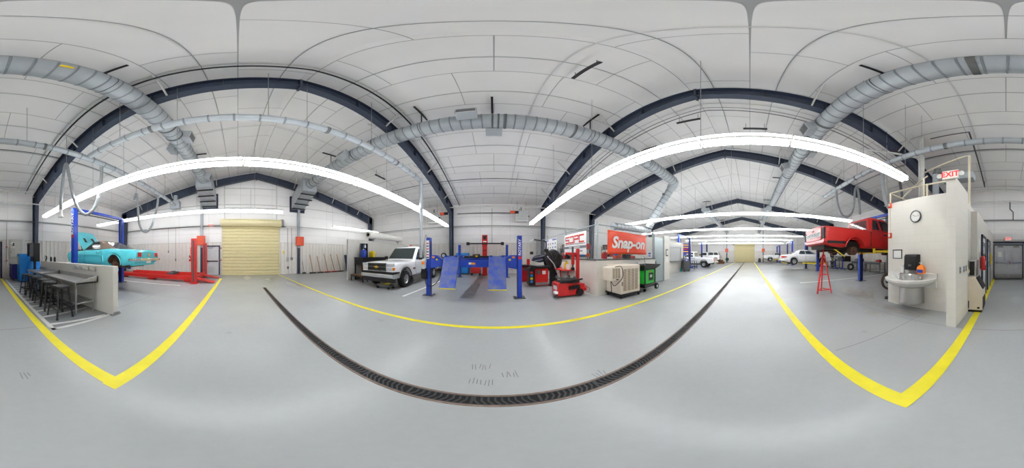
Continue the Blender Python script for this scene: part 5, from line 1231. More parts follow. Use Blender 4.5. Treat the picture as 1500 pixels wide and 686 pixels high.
for k in range(3): M().box((-.33,-.262,.18+k*.22),(.31,-.25,.37+k*.22)).build('drawer', MAT['red'], t, .004)
for x in (-.3,.28):
    for y in (-.2,.2): M().cyl((x,y-.02,.06),(x,y+.02,.06),.06).build('caster', MAT['black'], t)
M().box((-.38,-.27,.86),(.36,.27,.89)).build('worktop', MAT['black'], t)
t = thing('computer_monitor', 'black computer monitor on the red cart behind the lift', 'monitor', (-1.3,12.0,.89)); m = M(); m.box((-.12,-.1,0),(.12,.1,.02)); m.box((-.02,.02,.02),(.02,.06,.3)); m.build('stand', MAT['black'], t); M().box((-.28,-.02,.28),(.28,.04,.66)).build('casing', MAT['black'], t, .01); M().box((-.25,-.026,.31),(.25,-.02,.63)).build('screen', MAT['dgrey'], t)
t = thing('steel_shelf', 'dark steel shelf of parts against the wall behind the white truck bed', 'shelf', (-4.2,12.6,0))
for x in (-.7,.7):
    for y in (-.22,.22): M().box((x-.02,y-.02,0),(x+.02,y+.02,1.2)).build('upright', MAT['dgrey'], t)
for z in (.15,.65,1.17): M().box((-.72,-.24,z),(.72,.24,z+.03)).build('shelf_board', MAT['dgrey'], t)
for i,(x,z,c,sz) in enumerate(((-.5,.18,'brown',.3),(-.1,.18,'dark',.34),(.4,.18,'wood',.26),(-.45,.68,'dark',.3),(.0,.68,'brown',.28),(.45,.68,'grey',.3))):
    t = thing('parts_box', ('brown','black','tan','black','brown','grey')[i]+' box on the '+('lower' if z<.5 else 'middle')+' board of the dark shelf, '+('left','middle','right')[i%3], 'box', (-4.2+x,12.6,z)); M().box((-sz/2,-.17,0),(sz/2,.17,.24)).build('carton', MAT[c], t, .006); M().box((-sz/2-.005,-.175,.2),(sz/2+.005,.175,.25)).build('lid', MAT[c], t, .004)
t = thing('hose_reel', 'round white and black reel on the dark shelf behind the truck', 'reel', (-3.95,12.45,1.2)); m = M(); m.cyl((0,-.1,.24),(0,.1,.24),.22,n=24); m.box((-.1,-.12,0),(.1,.12,.06)); m.build('reel_drum', MAT['black'], t); M().cyl((0,-.11,.24),(0,-.1,.24),.13,n=24).build('hub_face', MAT['lgrey'], t)

# ================================================================ TYRE MACHINES
t = thing('wheel_balancer', 'red wheel balancer with a black hood and overhead arm, nearer of the pair', 'wheel balancer', (2.2,7.5,0))
m = M(); m.box((-.33,-.3,.04),(.3,.3,.86)); m.build('cabinet', MAT['red'], t, .02); M().box((-.32,-.312,.08),(.29,-.3,.2)).build('vent_plate', MAT['grey'], t)
m = M(); m.prism([(-.46,.84),(.36,.84),(.42,.93),(.36,.97),(-.1,.95),(-.46,.99),(-.5,.92)], 'xz', -.33, .33); m.build('weight_tray', MAT['black'], t, .015)
m = M(); m.box((-.6,-.28,.06),(-.35,.26,.88)); m.build('side_rack', MAT['black'], t, .01)
for k,c in enumerate(('cblue','lime','cblue','red')): M().box((-.56,-.29,.2+k*.14),(-.44,-.28,.3+k*.14)).build('weight_pocket', MAT[c], t)
M().box((.0,-.312,.58),(.16,-.3,.74)).build('sticker', MAT['paper'], t); M().cyl((-.18,-.36,.68),(-.18,-.3,.68),.09,n=20).build('shaft_hub', MAT['dgrey'], t)
m = M(); m.lathe([(.02,-.02),(.36,-.02),(.40,.05),(.40,.16),(.36,.18),(.02,.18)], 16, (-.02,.0,1.1), 'y', a0=R(15), a1=R(165)); hd = m.build('wheel_hood', MAT['board'], t); m = M(); m.box((-.5,-.06,1.5),(-.36,.08,1.63)); m.build('display', MAT['black'], hd, .015); M().tube([(-.3,-.03,1.2),(.0,-.03,1.24),(.3,-.03,1.32)], .012, 6).build('trim', MAT['lgrey'], hd); M().tube([(-.3,-.03,1.36),(-.05,-.03,1.40),(.2,-.03,1.44)], .012, 6).build('trim', MAT['lgrey'], hd)
m = M(); m.tube([(.34,.25,.9),(.36,.2,2.02),(.33,.15,2.12),(.2,.1,2.16),(-.35,-.05,2.2)], .035, 8); m.build('overhead_arm', MAT['black'], t); m = M(); m.bar((-.33,-.04,2.21),(-.52,-.1,2.12),.07,.05); m.build('arm_head', MAT['white'], t, .01)
t = thing('tyre_mounting_stand', 'big black round wheel guard with a grey lever arm beside the balancer', 'wheel guard', (2.80,7.35,0))
m = M(); m.lathe([(.03,-.06),(.34,-.1),(.46,-.04),(.5,.06),(.48,.16),(.3,.2),(.03,.18)], 30, (.0,.0,1.22), 'y'); m.v = [(x*.92,y,(z-1.22)*1.12+1.2) for x,y,z in m.v]; m.build('guard_shell', MAT['black'], t)
m = M(); m.tube([(.2,-.08,.78),(.36,-.1,1.0),(.42,-.08,1.25),(.34,-.1,1.5)], .018, 6); m.build('rim_edge', MAT['dgrey'], t)
for a in (60,115,170): m = M(); m.bar((.05*math.cos(R(a)),-.095,1.2+.05*math.sin(R(a))),(.4*math.cos(R(a)),-.1,1.2+.46*math.sin(R(a))),.015,.015); m.build('spoke', MAT['dgrey'], t)
m = M(); m.bar((-.36,-.16,1.42),(-.04,-.2,1.05),.07,.05); m.bar((-.04,-.2,1.05),(.12,-.22,.62),.07,.05); m.build('lever_arm', MAT['lgrey'], t, .01); m = M(); m.box((-.5,-.2,1.62),(-.3,-.05,1.76)); m.bar((-.38,-.14,1.64),(-.34,-.14,1.4),.05,.04); m.build('control_head', MAT['black'], t, .015)
m = M(); m.box((-.25,-.2,0),(.3,.25,.06)); m.box((-.14,-.1,.06),(.18,.2,.8)); m.build('pedestal', MAT['black'], t, .01); M().sph((-.26,-.18,1.35),.05,8).build('purple_knob', MAT['purple'], t)
t = thing('wheel_balancer', 'red wheel balancer, smaller one farther back beside the lift post', 'wheel balancer', (1.72,8.85,0)); M().box((-.28,-.25,.04),(.28,.25,.84)).build('cabinet', MAT['red'], t, .02); M().box((-.32,-.28,.84),(.32,.28,.94)).build('weight_tray', MAT['black'], t, .015); M().cyl((-.05,-.32,.72),(-.05,-.25,.72),.1,n=18).build('shaft_hub', MAT['dgrey'], t); M().box((.1,-.1,.94),(.24,.1,1.25)).build('display', MAT['red'], t, .01)
t = thing('tyre_changer', 'red tyre changer with an upright red column in front of the block wall', 'tyre changer', (2.55,5.2,0))
m = M(); m.prism([(-.5,.05),(.52,.05),(.55,.44),(-.42,.54),(-.52,.5)], 'xz', -.25, .28); m.build('base_cabinet', MAT['red'], t, .02); M().box((-.42,-.30,.52),(.3,.22,.56)).build('deck', MAT['black'], t)
m = M(); m.cyl((-.1,0,.54),(-.1,0,.62),.2,n=24); m.build('turntable', MAT['dgrey'], t)
for k in range(4):
    a = PI/4+k*PI/2; m = M(); m.bar((-.1,0,.64),(-.1+.34*math.cos(a),.34*math.sin(a),.64),.07,.05); m.box((-.1+.34*math.cos(a)-.04,.34*math.sin(a)-.04,.62),(-.1+.34*math.cos(a)+.04,.34*math.sin(a)+.04,.72)); m.build('clamp_jaw', MAT['dgrey'], t)
M().box((.34,-.05,.44),(.44,.07,1.70)).build('column', MAT['red'], t, .008); M().box((-.1,-.03,1.48),(.34,.04,1.56)).build('swing_arm', MAT['red'], t, .008)
m = M(); m.cyl((.18,.0,.98),(.18,.0,1.76),.035); m.build('tool_shaft', MAT['dgrey'], t); M().box((.14,-.04,1.12),(.24,.05,1.5)).build('lock_block', MAT['red'], t, .01); m = M(); m.box((.13,-.05,.92),(.23,.05,1.02)); m.build('mount_head', MAT['black'], t)
m = M(); m.bar((-.1,-.27,.56),(.42,-.27,.62),.06,.05); m.box((.05,-.32,.3),(.3,-.26,.42)); m.box((-.1,-.31,.28),(.1,-.26,.4)); m.build('bead_breaker', MAT['black'], t); m = M(); m.cyl((.3,-.34,.16),(.3,-.26,.16),.13,n=18); m.build('breaker_shoe', MAT['black'], t)
m = M(); m.cyl((.5,-.3,.24),(.64,-.1,.28),.07); m.build('air_cylinder', MAT['red'], t); m = M(); m.tube(catm([(.55,-.2,.3),(.72,-.25,.26),(.7,-.28,.12),(.56,-.3,.14)],6), .01, 6); m.build('air_line', MAT['grey'], t)
for k in range(3): m = M(); m.box((-.62+k*.06,-.26+k*.1,.04),(-.5,-.2+k*.1,.09)); m.build('pedal', MAT['dgrey'], t)
M().box((-.525,-.2,.28),(-.505,.1,.42)).build('sticker', MAT['paper'], t); M().box((-.60,-.27,.16),(-.5,-.1,.24)).build('sticker', MAT['paper'], t)
t = thing('wall_bench', 'narrow red topped bench with bottles along the block wall', 'bench', (3.08,7.1,0)); M().box((-.28,-.95,.80),(.26,.95,.84)).build('bench_top', MAT['red'], t, .006)
for y in (-.8,.0,.8): m = M(); m.cyl((0,y,0),(0,y,.80),.03); m.box((-.2,y-.03,0),(.2,y+.03,.02)); m.build('leg', MAT['red'], t)
jug('white_bottle', (3.1,6.85,.84), 'white', 'white bottle on the narrow red bench', .12, .1, .32); jug('yellow_bottle', (3.1,6.5,.84), 'lime', 'yellow and black bottle on the narrow red bench', .14, .1, .36, 'black'); jug('white_bottle', (3.05,6.25,.84), 'paper', 'pale bottle at the near end of the narrow red bench', .12, .1, .28, 'grey')
# ================================================================ CAGE
m = M(); m.box((3.35,4.6,0),(3.55,YN-.02,1.27)); m.box((3.33,4.58,1.27),(3.57,YN-.02,1.31),1); struct(m.build('wall_cage', [MAT['block'],MAT['dgrey']]), 'low white block wall beside the tyre machines', 'wall')
m = M(); m.box((3.55,4.6,0),(7.0,4.8,1.27)); m.box((3.57,4.58,1.27),(7.0,4.82,1.31),1); struct(m.build('wall_cage_front', [MAT['block'],MAT['dgrey']]), 'low white block wall behind the beige cooler', 'wall')
def fence(name, p0, p1, z0, z1, posts, label):
    P = Vector((p0[0],p0[1],0)); Q = Vector((p1[0],p1[1],0)); L = (Q-P).length; d = (Q-P)/L
    t = thing(name, label, 'fence', (P.x,P.y,z0))
    h = z1-z0; m = M(); n = int((L+h)/.1)
    for k in range(n):
        for s in (1,-1):
            a = k*.1 - (h if s > 0 else 0)
            u0, v0, u1, v1 = (a, 0, a+h, h) if s > 0 else (a, 0, a-h, h)
            lo, hi = min(u0,u1), max(u0,u1)
            if hi <= 0 or lo >= L: continue
            def cl(u, v):
                if u < 0: v += (0-u)*(1 if s>0 else -1); u = 0
                if u > L: v += (L-u)*(1 if s>0 else -1); u = L
                return u, v
            (a0,b0),(a1,b1) = cl(u0,v0), cl(u1,v1)
            m.bar(d*a0+Vector((0,0,b0)), d*a1+Vector((0,0,b1)), .0028, .0028)
    m.build('chain_link_mesh', MAT['galv'], t)
    for u in posts: m = M(); m.cyl(d*u, d*u+Vector((0,0,h+.08)), .038); m.sph(d*u+Vector((0,0,h+.09)), .045, 10); m.build('post', MAT['galv'], t)
    M().cyl(Vector((0,0,h)), d*L+Vector((0,0,h)), .022).build('top_rail', MAT['galv'], t)
fence('chain_link_fence', (3.45,4.72), (3.45,12.9), 1.31, 2.58, (2.6,5.4,8.1), 'chain link fence on the block wall beside the tyre machines')
fence('chain_link_fence', (3.45,4.72), (7.0,4.72), 1.31, 2.58, (.02,3.52), 'chain link fence on the block wall behind the orange banner')
# banners hung on the fence
t = thing('banner', 'orange vinyl banner with white lettering hung on the cage fence', 'banner', (5.08,4.64,1.96))
m = M(); nx, nz = 26, 10; vs = []
for j in range(nz+1):
    for i in range(nx+1):
        u, v = i/nx, j/nz; vs.append((-1.2+2.4*u, -.012*math.sin(9*u+3*v)-.010*math.sin(17*u-6*v), -.46+.92*v + .012*math.sin(5*u) - (.03*math.sin(PI*u) if v > .9 else 0)))
fs = [(j*(nx+1)+i, j*(nx+1)+i+1, (j+1)*(nx+1)+i+1, (j+1)*(nx+1)+i) for j in range(nz) for i in range(nx)]
m.add(vs, fs); o = m.build('vinyl_sheet', MAT['bannero'], t, flip=False); sm = o.modifiers.new('thick','SOLIDIFY'); sm.thickness = .006; sm.offset = -1
text('lettering', 'Snap-on', .62, MAT['paper'], t, (0,-.034,-.02), RS, .003, .22, .022, 1.0)
for x in (-1.18,1.18):
    for z in (-.43,.44): m = M(); m.lathe([(.012,0),(.022,0),(.022,.006),(.012,.006)],12,(x,-.03,z),'y'); m.build('grommet', MAT['brass'], t)
t = thing('banner', 'white banner with red letters hung on the cage fence above the tyre changer', 'banner', (3.33,6.2,1.95))
M().box((-.008,-.98,-.46),(.0,.98,.46)).build('vinyl_sheet', MAT['bannerw'], t)
def seg(pts): return [(p[0],p[1]) for p in pts]
LET = {'S':[(1,1,0,1),(0,1,0,.5),(0,.5,1,.5),(1,.5,1,0),(1,0,0,0)], 'D':[(0,1,1,1),(1,1,1,0),(1,0,.0,0)], 'P':[(0,0,0,.62),(0,1,1,1),(1,1,1,.5),(1,.5,.1,.5)], 'C':[(1,1,0,1),(0,1,0,0),(0,0,1,0)]}
for i, ch in enumerate('SDPC'):
    m = M()
    for a,b,c_,d_ in LET[ch]:
        f_ = lambda u, v: (-.010, .84-i*.43-u*.34, .06+v*.27)
        p, q = Vector(f_(a,b)), Vector(f_(c_,d_)); e = (q-p).normalized()*.03; m.bar(p-e, q+e, .004, .062, up=(1,0,0)) if False else m.add(*(lambda n, P0, Q0: ([P0-n,Q0-n,Q0+n,P0+n,P0-n+Vector((.004,0,0)),Q0-n+Vector((.004,0,0)),Q0+n+Vector((.004,0,0)),P0+n+Vector((.004,0,0))], [(0,1,2,3),(7,6,5,4),(0,4,5,1),(1,5,6,2),(2,6,7,3),(3,7,4,0)]))(Vector((1,0,0)).cross((q-p).normalized())*.033, p-e, q+e))
    m.build('letter', MAT['redtxt'], t)
M().box((-.012,-.9,-.02),(-.008,.9,.005)).build('small_print', MAT['greytxt'], t); M().box((-.012,-.98,-.2),(-.008,.98,-.1)).build('grey_band', MAT['greytxt'], t); M().box((-.014,-.5,-.165),(-.011,.5,-.135)).build('band_print', MAT['paper'], t); M().box((-.012,-.7,-.34),(-.008,-.3,-.29)).build('small_print', MAT['greytxt'], t)
t = thing('banner', 'white sponsor poster with small coloured marks on the cage fence', 'banner', (3.33,9.2,1.86))
M().box((-.008,-1.03,-.56),(.0,1.03,.56)).build('vinyl_sheet', MAT['bannerw'], t)
for a,b in ((-1.0,-.35),(.35,1.0)): M().box((-.012,a,.46),(-.008,b,.53)).build('heading', MAT['bluetxt'], t)
rr_ = random.Random(8)
for j in range(4):
    for i in range(5):
        y = .8-i*.4; z = .28-j*.22; c = rr_.choice(['redtxt','bluetxt','greytxt','dgrey','greytxt']); m = M()
        if rr_.random()<.4: m.cyl((-.012,y,z),(-.008,y,z),.06,n=14)
        else: m.box((-.012,y-.11,z-.03),(-.008,y+.11,z+.03))
        m.build('sponsor_mark', MAT[c], t)
# things seen through the fence
for X, Y, rz, q in ((4.6,8.3,0,'behind the white banner'),(7.2,7.9,0,'behind the orange banner')):
    t = thing('storage_shelf', 'grey storage shelf inside the cage '+q, 'shelf', (X,Y,0), rz)
    for x in (-.9,.9):
        for y in (-.2,.2): M().box((x-.02,y-.02,0),(x+.02,y+.02,2.0)).build('upright', MAT['grey'], t)
    for z in (.9,1.35,1.8): M().box((-.92,-.22,z),(.92,.22,z+.03)).build('shelf_board', MAT['grey'], t)
    cs = ['orange','black','brown','lime','red','dgrey','gold','cblue','lgrey','wood']; nm = {'orange':'orange','black':'black','brown':'brown','lime':'yellow','red':'red','dgrey':'dark grey','gold':'gold','cblue':'blue','lgrey':'light grey','wood':'tan'}
    rr_ = random.Random(int(X*10))
    for j,z in enumerate((.93,1.38,1.83)):
        for i in range(5):
            c = cs[(i*3+j*4+int(X))%10]; h = rr_.uniform(.16,.32); x = -.72+i*.36
            u = thing('parts_bin', '%s bin, %s from left on %s shelf board %s' % (nm[c], ORD[i], ('lower','middle','top')[j], q), 'bin', (X+x,Y,z)); M().prism([(-.13,0),(.13,0),(.15,h),(-.15,h)], 'xz', -.16, .16).build('tub', MAT[c], u, .008); M().box((-.155,-.17,h),(.155,.17,h+.02)).build('rim', MAT[c], u)
jug('red_can', (4.3,5.0+.35,1.31-.0), 'red', 'red can standing inside the cage behind its front corner', .2, .16, .3, 'black')
m = M(); m.box((-.7,-.22,0),(.7,.22,.04)); 
t = thing('cage_counter', 'grey counter just inside the front cage fence', 'counter', (4.9,5.35,0)); M().box((-1.3,-.3,1.27),(1.3,.3,1.31)).build('worktop', MAT['grey'], t); M().box((-1.28,-.28,0),(1.28,.28,1.27)).build('cabinet', MAT['lgrey'], t)
for i,(x,c,h,nm_) in enumerate(((5.0,'orange',.14,'orange tool case'),(5.6,'black',.2,'black tool case'),(5.95,'redtxt',.12,'red tool case'))):
    t = thing('tool_case', nm_+' on the counter inside the cage', 'tool case', (x,5.3,1.31)); M().box((-.17,-.12,0),(.17,.12,h)).build('case_body', MAT[c], t, .015); m = M(); m.tube([(-.06,0,h),(-.05,0,h+.05),(.05,0,h+.05),(.06,0,h)], .01, 6); m.build('handle', MAT['black'], t)
t = thing('bench_speaker', 'dark grey speaker box on the cage wall beside the sponsor poster', 'speaker', (3.45,7.85,1.31)); M().box((-.14,-.22,0),(.08,.22,.5)).build('cabinet', MAT['dgrey'], t, .01); M().box((-.15,-.19,.03),(-.14,.19,.47)).build('grille', MAT['grey'], t)
for y, c, nm_ in ((7.35,'red','red bench grinder'),(6.95,'black','black bench vise')):
    t = thing('bench_tool', nm_+' on the cage wall below the white banner', 'bench tool', (3.42,y,1.31)); m = M(); m.box((-.07,-.09,0),(.07,.09,.12)); m.cyl((0,-.14,.2),(0,.14,.2),.08); m.build('housing', MAT[c], t, .008)
    for s in (-1,1): M().cyl((0,s*.15,.2),(0,s*.19,.2),.1).build('wheel', MAT['grey'], t)
# gate, pillar and the counter room beyond
t = thing('sheet_gate', 'blue grey sheet metal gate between the fence and the block pillar', 'gate', (7.55,4.72,0))
M().box((-.52,-.05,0),(-.46,.05,2.55)).build('gate_post', MAT['galv'], t); M().box((.46,-.05,0),(.52,.05,2.55)).build('gate_post', MAT['galv'], t)
m = M(); m.box((-.46,-.02,.05),(.46,.02,2.4))
for z in (.05,.8,1.55,1.9,2.36): m.box((-.46,-.035,z),(.46,.035,z+.05))
m.build('gate_panel', mat('blue_grey_sheet', (166,178,180), .4, .3), t); m = M(); m.box((-.44,-.06,1.0),(-.34,-.03,1.15)); m.build('latch', MAT['dgrey'], t)
m = M(); m.box((0,-.004,0),(.28,.004,.3)); m.box((.03,-.006,.05),(.25,-.004,.12),1); m.box((.03,-.006,.16),(.25,-.004,.25),1); solo(m, 'fence_notice', [MAT['paper'],MAT['bluetxt']], 'small white and blue notice hung beside the orange banner', 'notice', loc=(6.5,4.70,1.34))
m = M(); m.box((8.08,4.7,0),(8.75,5.2,2.62)); struct(m.build('wall_pillar', MAT['block']), 'pale block pillar beside the sheet metal gate', 'pillar')
m = M(); m.box((8.55,5.2,0),(8.75,6.2,2.62)); struct(m.build('wall_return', MAT['block']), 'short pale wall behind the block pillar', 'wall')
m = M(); m.box((8.55,6.2,0),(14.3,6.4,2.62)); struct(m.build('wall_counter', MAT['block']), 'pale block pillar and wall of the parts counter', 'wall')
t = thing('counter_shutter', 'light grey roll up counter window in the pale block wall', 'counter window', (12.5,6.2,0))
M().box((-1.1,-.03,1.0),(1.1,-.005,2.15)).build('shutter', MAT['lgrey'], t)
for s in (-1,1): M().box((s*1.1-.05,-.06,1.0),(s*1.1+.05,-.005,2.2)).build('guide', MAT['grey'], t)
M().box((-1.15,-.08,2.13),(1.15,-.005,2.3)).build('shutter_box', MAT['lgrey'], t); M().box((-1.25,-.3,.94),(1.25,-.005,1.0)).build('counter_shelf', MAT['grey'], t)
t = thing('wall_thermostat', 'oval white plate in a dark rim on the pale block pillar', 'wall plate', (8.4,4.7,1.62)); M().box((-.13,-.03,-.2),(.13,-.002,.2)).build('rim', MAT['dgrey'], t, .04, 3); M().box((-.08,-.036,-.14),(.08,-.03,.14)).build('face', MAT['paper'], t)
m = M(); m.box((-.1,-.012,-.13),(.1,-.002,.13)); solo(m, 'light_switch', MAT['paper'], 'white switch plate below the oval plate on the pillar', 'switch', loc=(8.42,4.7,1.18), bev=.004)

# ================================================================ IN FRONT OF THE CAGE
t = thing('evaporative_cooler', 'large beige evaporative cooler on a wheeled base beside the block wall', 'cooler', (4.2,4.13,0), R(-3))
M().box((-.46,-.40,.14),(.46,.40,1.13)).build('cabinet', MAT['cooler'], t, .03, 2); m = M(); m.box((-.49,-.43,.1),(.49,.43,.15)); m.build('base_frame', MAT['black'], t)
for x in (-.42,.42):
    for y in (-.36,.36): m = M(); m.cyl((x-.02,y,.05),(x+.02,y,.05),.05); m.build('caster', MAT['black'], t)
for k in range(4):
    m = M(); x0 = -.36+k*.185
    for j in range(24): z = .26+j*.031; m.box((x0,-.408,z),(x0+.14,-.4,z+.018))
    m.build('slat_panel', MAT['cdark'], t)
    m = M(); 
m = M(); m.box((-.82,-.36,.62),(-.46,.12,1.08)); mb = m.build('blower_box', MAT['cooler'], t, .03, 2)
for k in range(3):
    m = M(); x0 = -.78+k*.11
    for j in range(9): z = .72+j*.035; m.box((x0,-.368,z),(x0+.08,-.36,z+.02))
    m.build('grille', MAT['cdark'], mb)
M().box((-.64,-.372,.655),(-.54,-.36,.69)).build('badge', MAT['dgrey'], mb)
m = M(); m.tube(catm([(-.7,-.38,1.09),(-.5,-.42,1.1),(-.42,-.43,.95),(-.42,-.43,.75),(-.55,-.42,.6),(-.72,-.36,.48),(-.8,-.3,.62),(-.78,-.3,.4),(-.7,-.2,.2)],6), .012, 6); m.build('power_cord', MAT['black'], t)
M().box((-.44,-.406,.44),(-.38,-.4,.58)).build('vent', MAT['cdark'], t)
t = thing('parts_washer', 'bright green and black wheeled parts washer with a wide sink top', 'parts washer', (5.45,4.1,0), R(2))
m = M(); m.loft([[Vector(p) for p in ((-.42*k,-.28*k,z),(.42*k,-.28*k,z),(.42*k,.28*k,z),(-.42*k,.28*k,z))] for z,k in ((.84,.85),(.88,.95),(.98,1.3),(1.05,1.45),(1.08,1.45),(1.08,1.36),(.97,1.2))]); m.build('sink_top', MAT['black'], t)
m = M(); m.box((-.36,-.26,.3),(.36,.26,.86)); m.build('tank', MAT['green'], t, .015)
for x in (-.37,.0,.37):
    for s in (-1,1):
        if x == 0: continue
        M().box((x-.03,s*.27-.02,.26),(x+.03,s*.27+.02,.88)).build('corner_post', MAT['black'], t, .006)
m = M(); m.box((-.44,-.31,.16),(.44,.31,.3)); m.build('base_tray', MAT['black'], t, .02)
m = M(); m.box((-.1,-.272,.42),(.24,-.262,.74)); cp = m.build('control_panel', MAT['black'], t, .006); M().box((-.02,-.276,.55),(.14,-.27,.66)).build('display', MAT['lgrey'], cp); M().box((-.08,-.274,.77),(.1,-.262,.80)).build('red_badge', MAT['red'], cp)
for x, y in ((.42,-.32),(.42,.32)): m = M(); m.lathe([(.06,-.04),(.12,-.04),(.13,0),(.12,.04),(.06,.04)],18,(x,y,.13),'y'); wv = m.build('wheel', MAT['tyre'], t); m = M(); m.cyl((x,y-.042,.13),(x,y+.042,.13),.06); m.build('hub', MAT['lgrey'], wv)
for x, y in ((-.36,-.25),(-.36,.25)): M().cyl((x-.02,y,.06),(x+.02,y,.06),.06).build('caster', MAT['black'], t)
m = M(); m.tube(catm([(.3,.2,1.0),(.28,.2,1.3),(.05,.12,1.42),(-.25,.05,1.3),(-.4,0,1.24)],6), .014, 6); m.build('flex_spout', MAT['grey'], t)
jug('spray_bottle', (5.05,4.2,1.085-.11), 'lgrey', 'pale spray bottle in the sink of the green parts washer', .1, .08, .2, 'purple')
def acmachine(loc, rz, label):
    t = thing('service_machine', label, 'service machine', loc, rz)
    m = M(); m.loft([[Vector((x*k,y*k+o_,z)) for x,y in ((-.32,-.3),(.32,-.3),(.32,.3),(-.32,.3))] for z,k,o_ in ((.1,1,0),(.75,.95,0),(.95,.85,.03),(1.12,.7,.08))]); m.build('cabinet', MAT['dgrey'], t, .03, 2)
    m = M(); m.quad([(-.22,-.22,.96),(.22,-.22,.96),(.2,-.12,1.12),(-.2,-.12,1.12)], .02); m.build('control_face', MAT['bluetxt'], t)
    for k,c in enumerate(('redtxt','paper','lens')): M().cyl((-.13+k*.13,-.2,1.03),(-.13+k*.13,-.23,1.03),.045,n=14).build('gauge', MAT[c], t)
    m = M(); m.tube([(-.2,.2,1.1),(-.2,.32,1.2),(.2,.32,1.2),(.2,.2,1.1)], .018, 6); m.build('handle', MAT['black'], t)
    for x in (-.3,.3): m = M(); m.lathe([(.05,-.04),(.13,-.04),(.14,0),(.13,.04),(.05,.04)],16,(x+(.06 if x>0 else -.06),.16,.14),'x'); m.build('wheel', MAT['cyan'], t)
    for x in (-.25,.25): M().cyl((x-.02,-.22,.05),(x+.02,-.22,.05),.05).build('caster', MAT['black'], t)
acmachine((13.6,5.7,0), R(-35), 'black wheeled service machine with gauges, against the counter wall'); acmachine((14.95,6.2,0), R(-50), 'black wheeled service machine, farther one beneath the purple banner')
t = thing('banner_stand', 'purple banner with gold lettering on a stand left of the white pickup', 'banner', (14.5,6.35,0), R(-42))
M().box((-.72,-.02,1.66),(.72,0,2.62)).build('vinyl_sheet', MAT['purpleb'], t); m = M(); m.cyl((-.66,.02,0),(-.66,.02,2.6),.018); m.cyl((.66,.02,0),(.66,.02,2.6),.018); m.bar((-.9,.02,.02),(.9,.02,.02),.06,.03); m.build('frame', MAT['dgrey'], t)
M().box((-.62,-.026,2.42),(.62,-.02,2.52)).build('heading', MAT['gold'], t); m = M(); m.lathe([(.1,0),(.2,0),(.2,-.006),(.1,-.006)],24,(-.42,-.02,2.06),'y'); m.build('round_emblem', MAT['gold'], t); M().cyl((-.42,-.02,2.06),(-.42,-.026,2.06),.1,n=18).build('emblem_centre', MAT['paper'], t)
for z,c in ((2.26,'gold'),(2.07,'redtxt'),(1.84,'gold')): M().box((-.12,-.026,z-.05),(.6,-.02,z+.04)).build('text_line', MAT[c], t)
t = thing('work_table', 'grey wheeled work table in front of the white pickup bed', 'work table', (16.6,6.0,0))
M().box((-.4,-.3,.86),(.4,.3,.9)).build('tabletop', MAT['grey'], t); M().box((-.37,-.27,.4),(.37,.27,.43)).build('shelf', MAT['grey'], t)
for x in (-.36,.36):
    for y in (-.26,.26): M().box((x-.02,y-.02,0),(x+.02,y+.02,.86)).build('leg', MAT['dgrey'], t)
t = thing('blue_case', 'bright blue box on a black post behind the service machines', 'case', (16.0,6.9,0)); M().box((-.4,-.2,1.42),(.4,.2,1.8)).build('case', MAT['blue'], t, .02); m = M(); m.box((-.05,-.05,.02),(.05,.05,1.42)); m.box((-.3,-.25,0),(.3,.25,.03)); m.build('stand', MAT['black'], t)

# ================================================================ RED PICKUP SIDE
t = thing('jack_stand', 'tall red tripod stand under the tail of the red pickup', 'jack stand', (5.62,-2.72,0), R(20))
top = Vector((0,0,1.5)); feet = [(.32*math.cos(a), .32*math.sin(a), 0) for a in (R(90),R(210),R(330))]
for p in feet:
    M().bar(p, top*.99+Vector(p)*.12, .05, .04).build('leg', MAT['bred'], t)
for z, k in ((.14,.9),(.72,.55)):
    for i in range(3):
        a, b = Vector(feet[i])*k, Vector(feet[(i+1)%3])*k; M().bar(a+Vector((0,0,z)), b+Vector((0,0,z)), .03, .03).build('brace', MAT['bred'], t)
m = M(); m.cyl((0,0,1.44),(0,0,1.68),.03); m.box((-.06,-.04,1.68),(.06,.04,1.71)); m.build('screw_saddle', MAT['bred'], t)
t = thing('hose_rack', 'black coiled hose on a stand at the left corner of the sink wall', 'hose rack', (3.55,-4.1,0), R(40))
for k in range(4): m = M(); m.tube([(.28*math.cos(a)*(1-.08*k),-.05+.035*k,.58+.30*math.sin(a)*(1-.08*k)) for a in np.linspace(0,2*PI,28,endpoint=False)], .016, 6, closed=True); m.build('hose_coil', MAT['rubber' if k%2 else 'rust'], t)
m = M(); m.bar((0,0,.02),(0,0,.85),.05,.04); m.box((-.16,-.14,0),(.16,.14,.03)); m.bar((-.12,0,.58),(.12,0,.58),.05,.12); m.build('stand', MAT['black'], t)
def steel_bench(loc, L, label, z=.9):
    t = thing('steel_workbench', label, 'workbench', loc)
    M().box((-L/2,-.35,z-.04),(L/2,.35,z)).build('bench_top', MAT['grey'], t)
    for x in (-L/2+.06,L/2-.06):
        for y in (-.3,.3): M().box((x-.03,y-.03,0),(x+.03,y+.03,z-.04)).build('leg', MAT['dgrey'], t)
    M().box((-L/2+.05,-.3,.25),(L/2-.05,.3,.28)).build('lower_shelf', MAT['grey'], t); M().box((-L/2+.03,.28,z-.2),(L/2-.03,.34,z-.04)).build('apron', MAT['dgrey'], t)
steel_bench((10.0,-9.6,0), 1.9, 'grey steel workbench at the wall, nearest the sink block'); steel_bench((12.3,-9.75,0), 1.6, 'grey steel workbench at the wall, second from the sink block'); steel_bench((16.9,-9.5,0), 1.8, 'grey steel workbench at the wall, behind the red tripod stand')
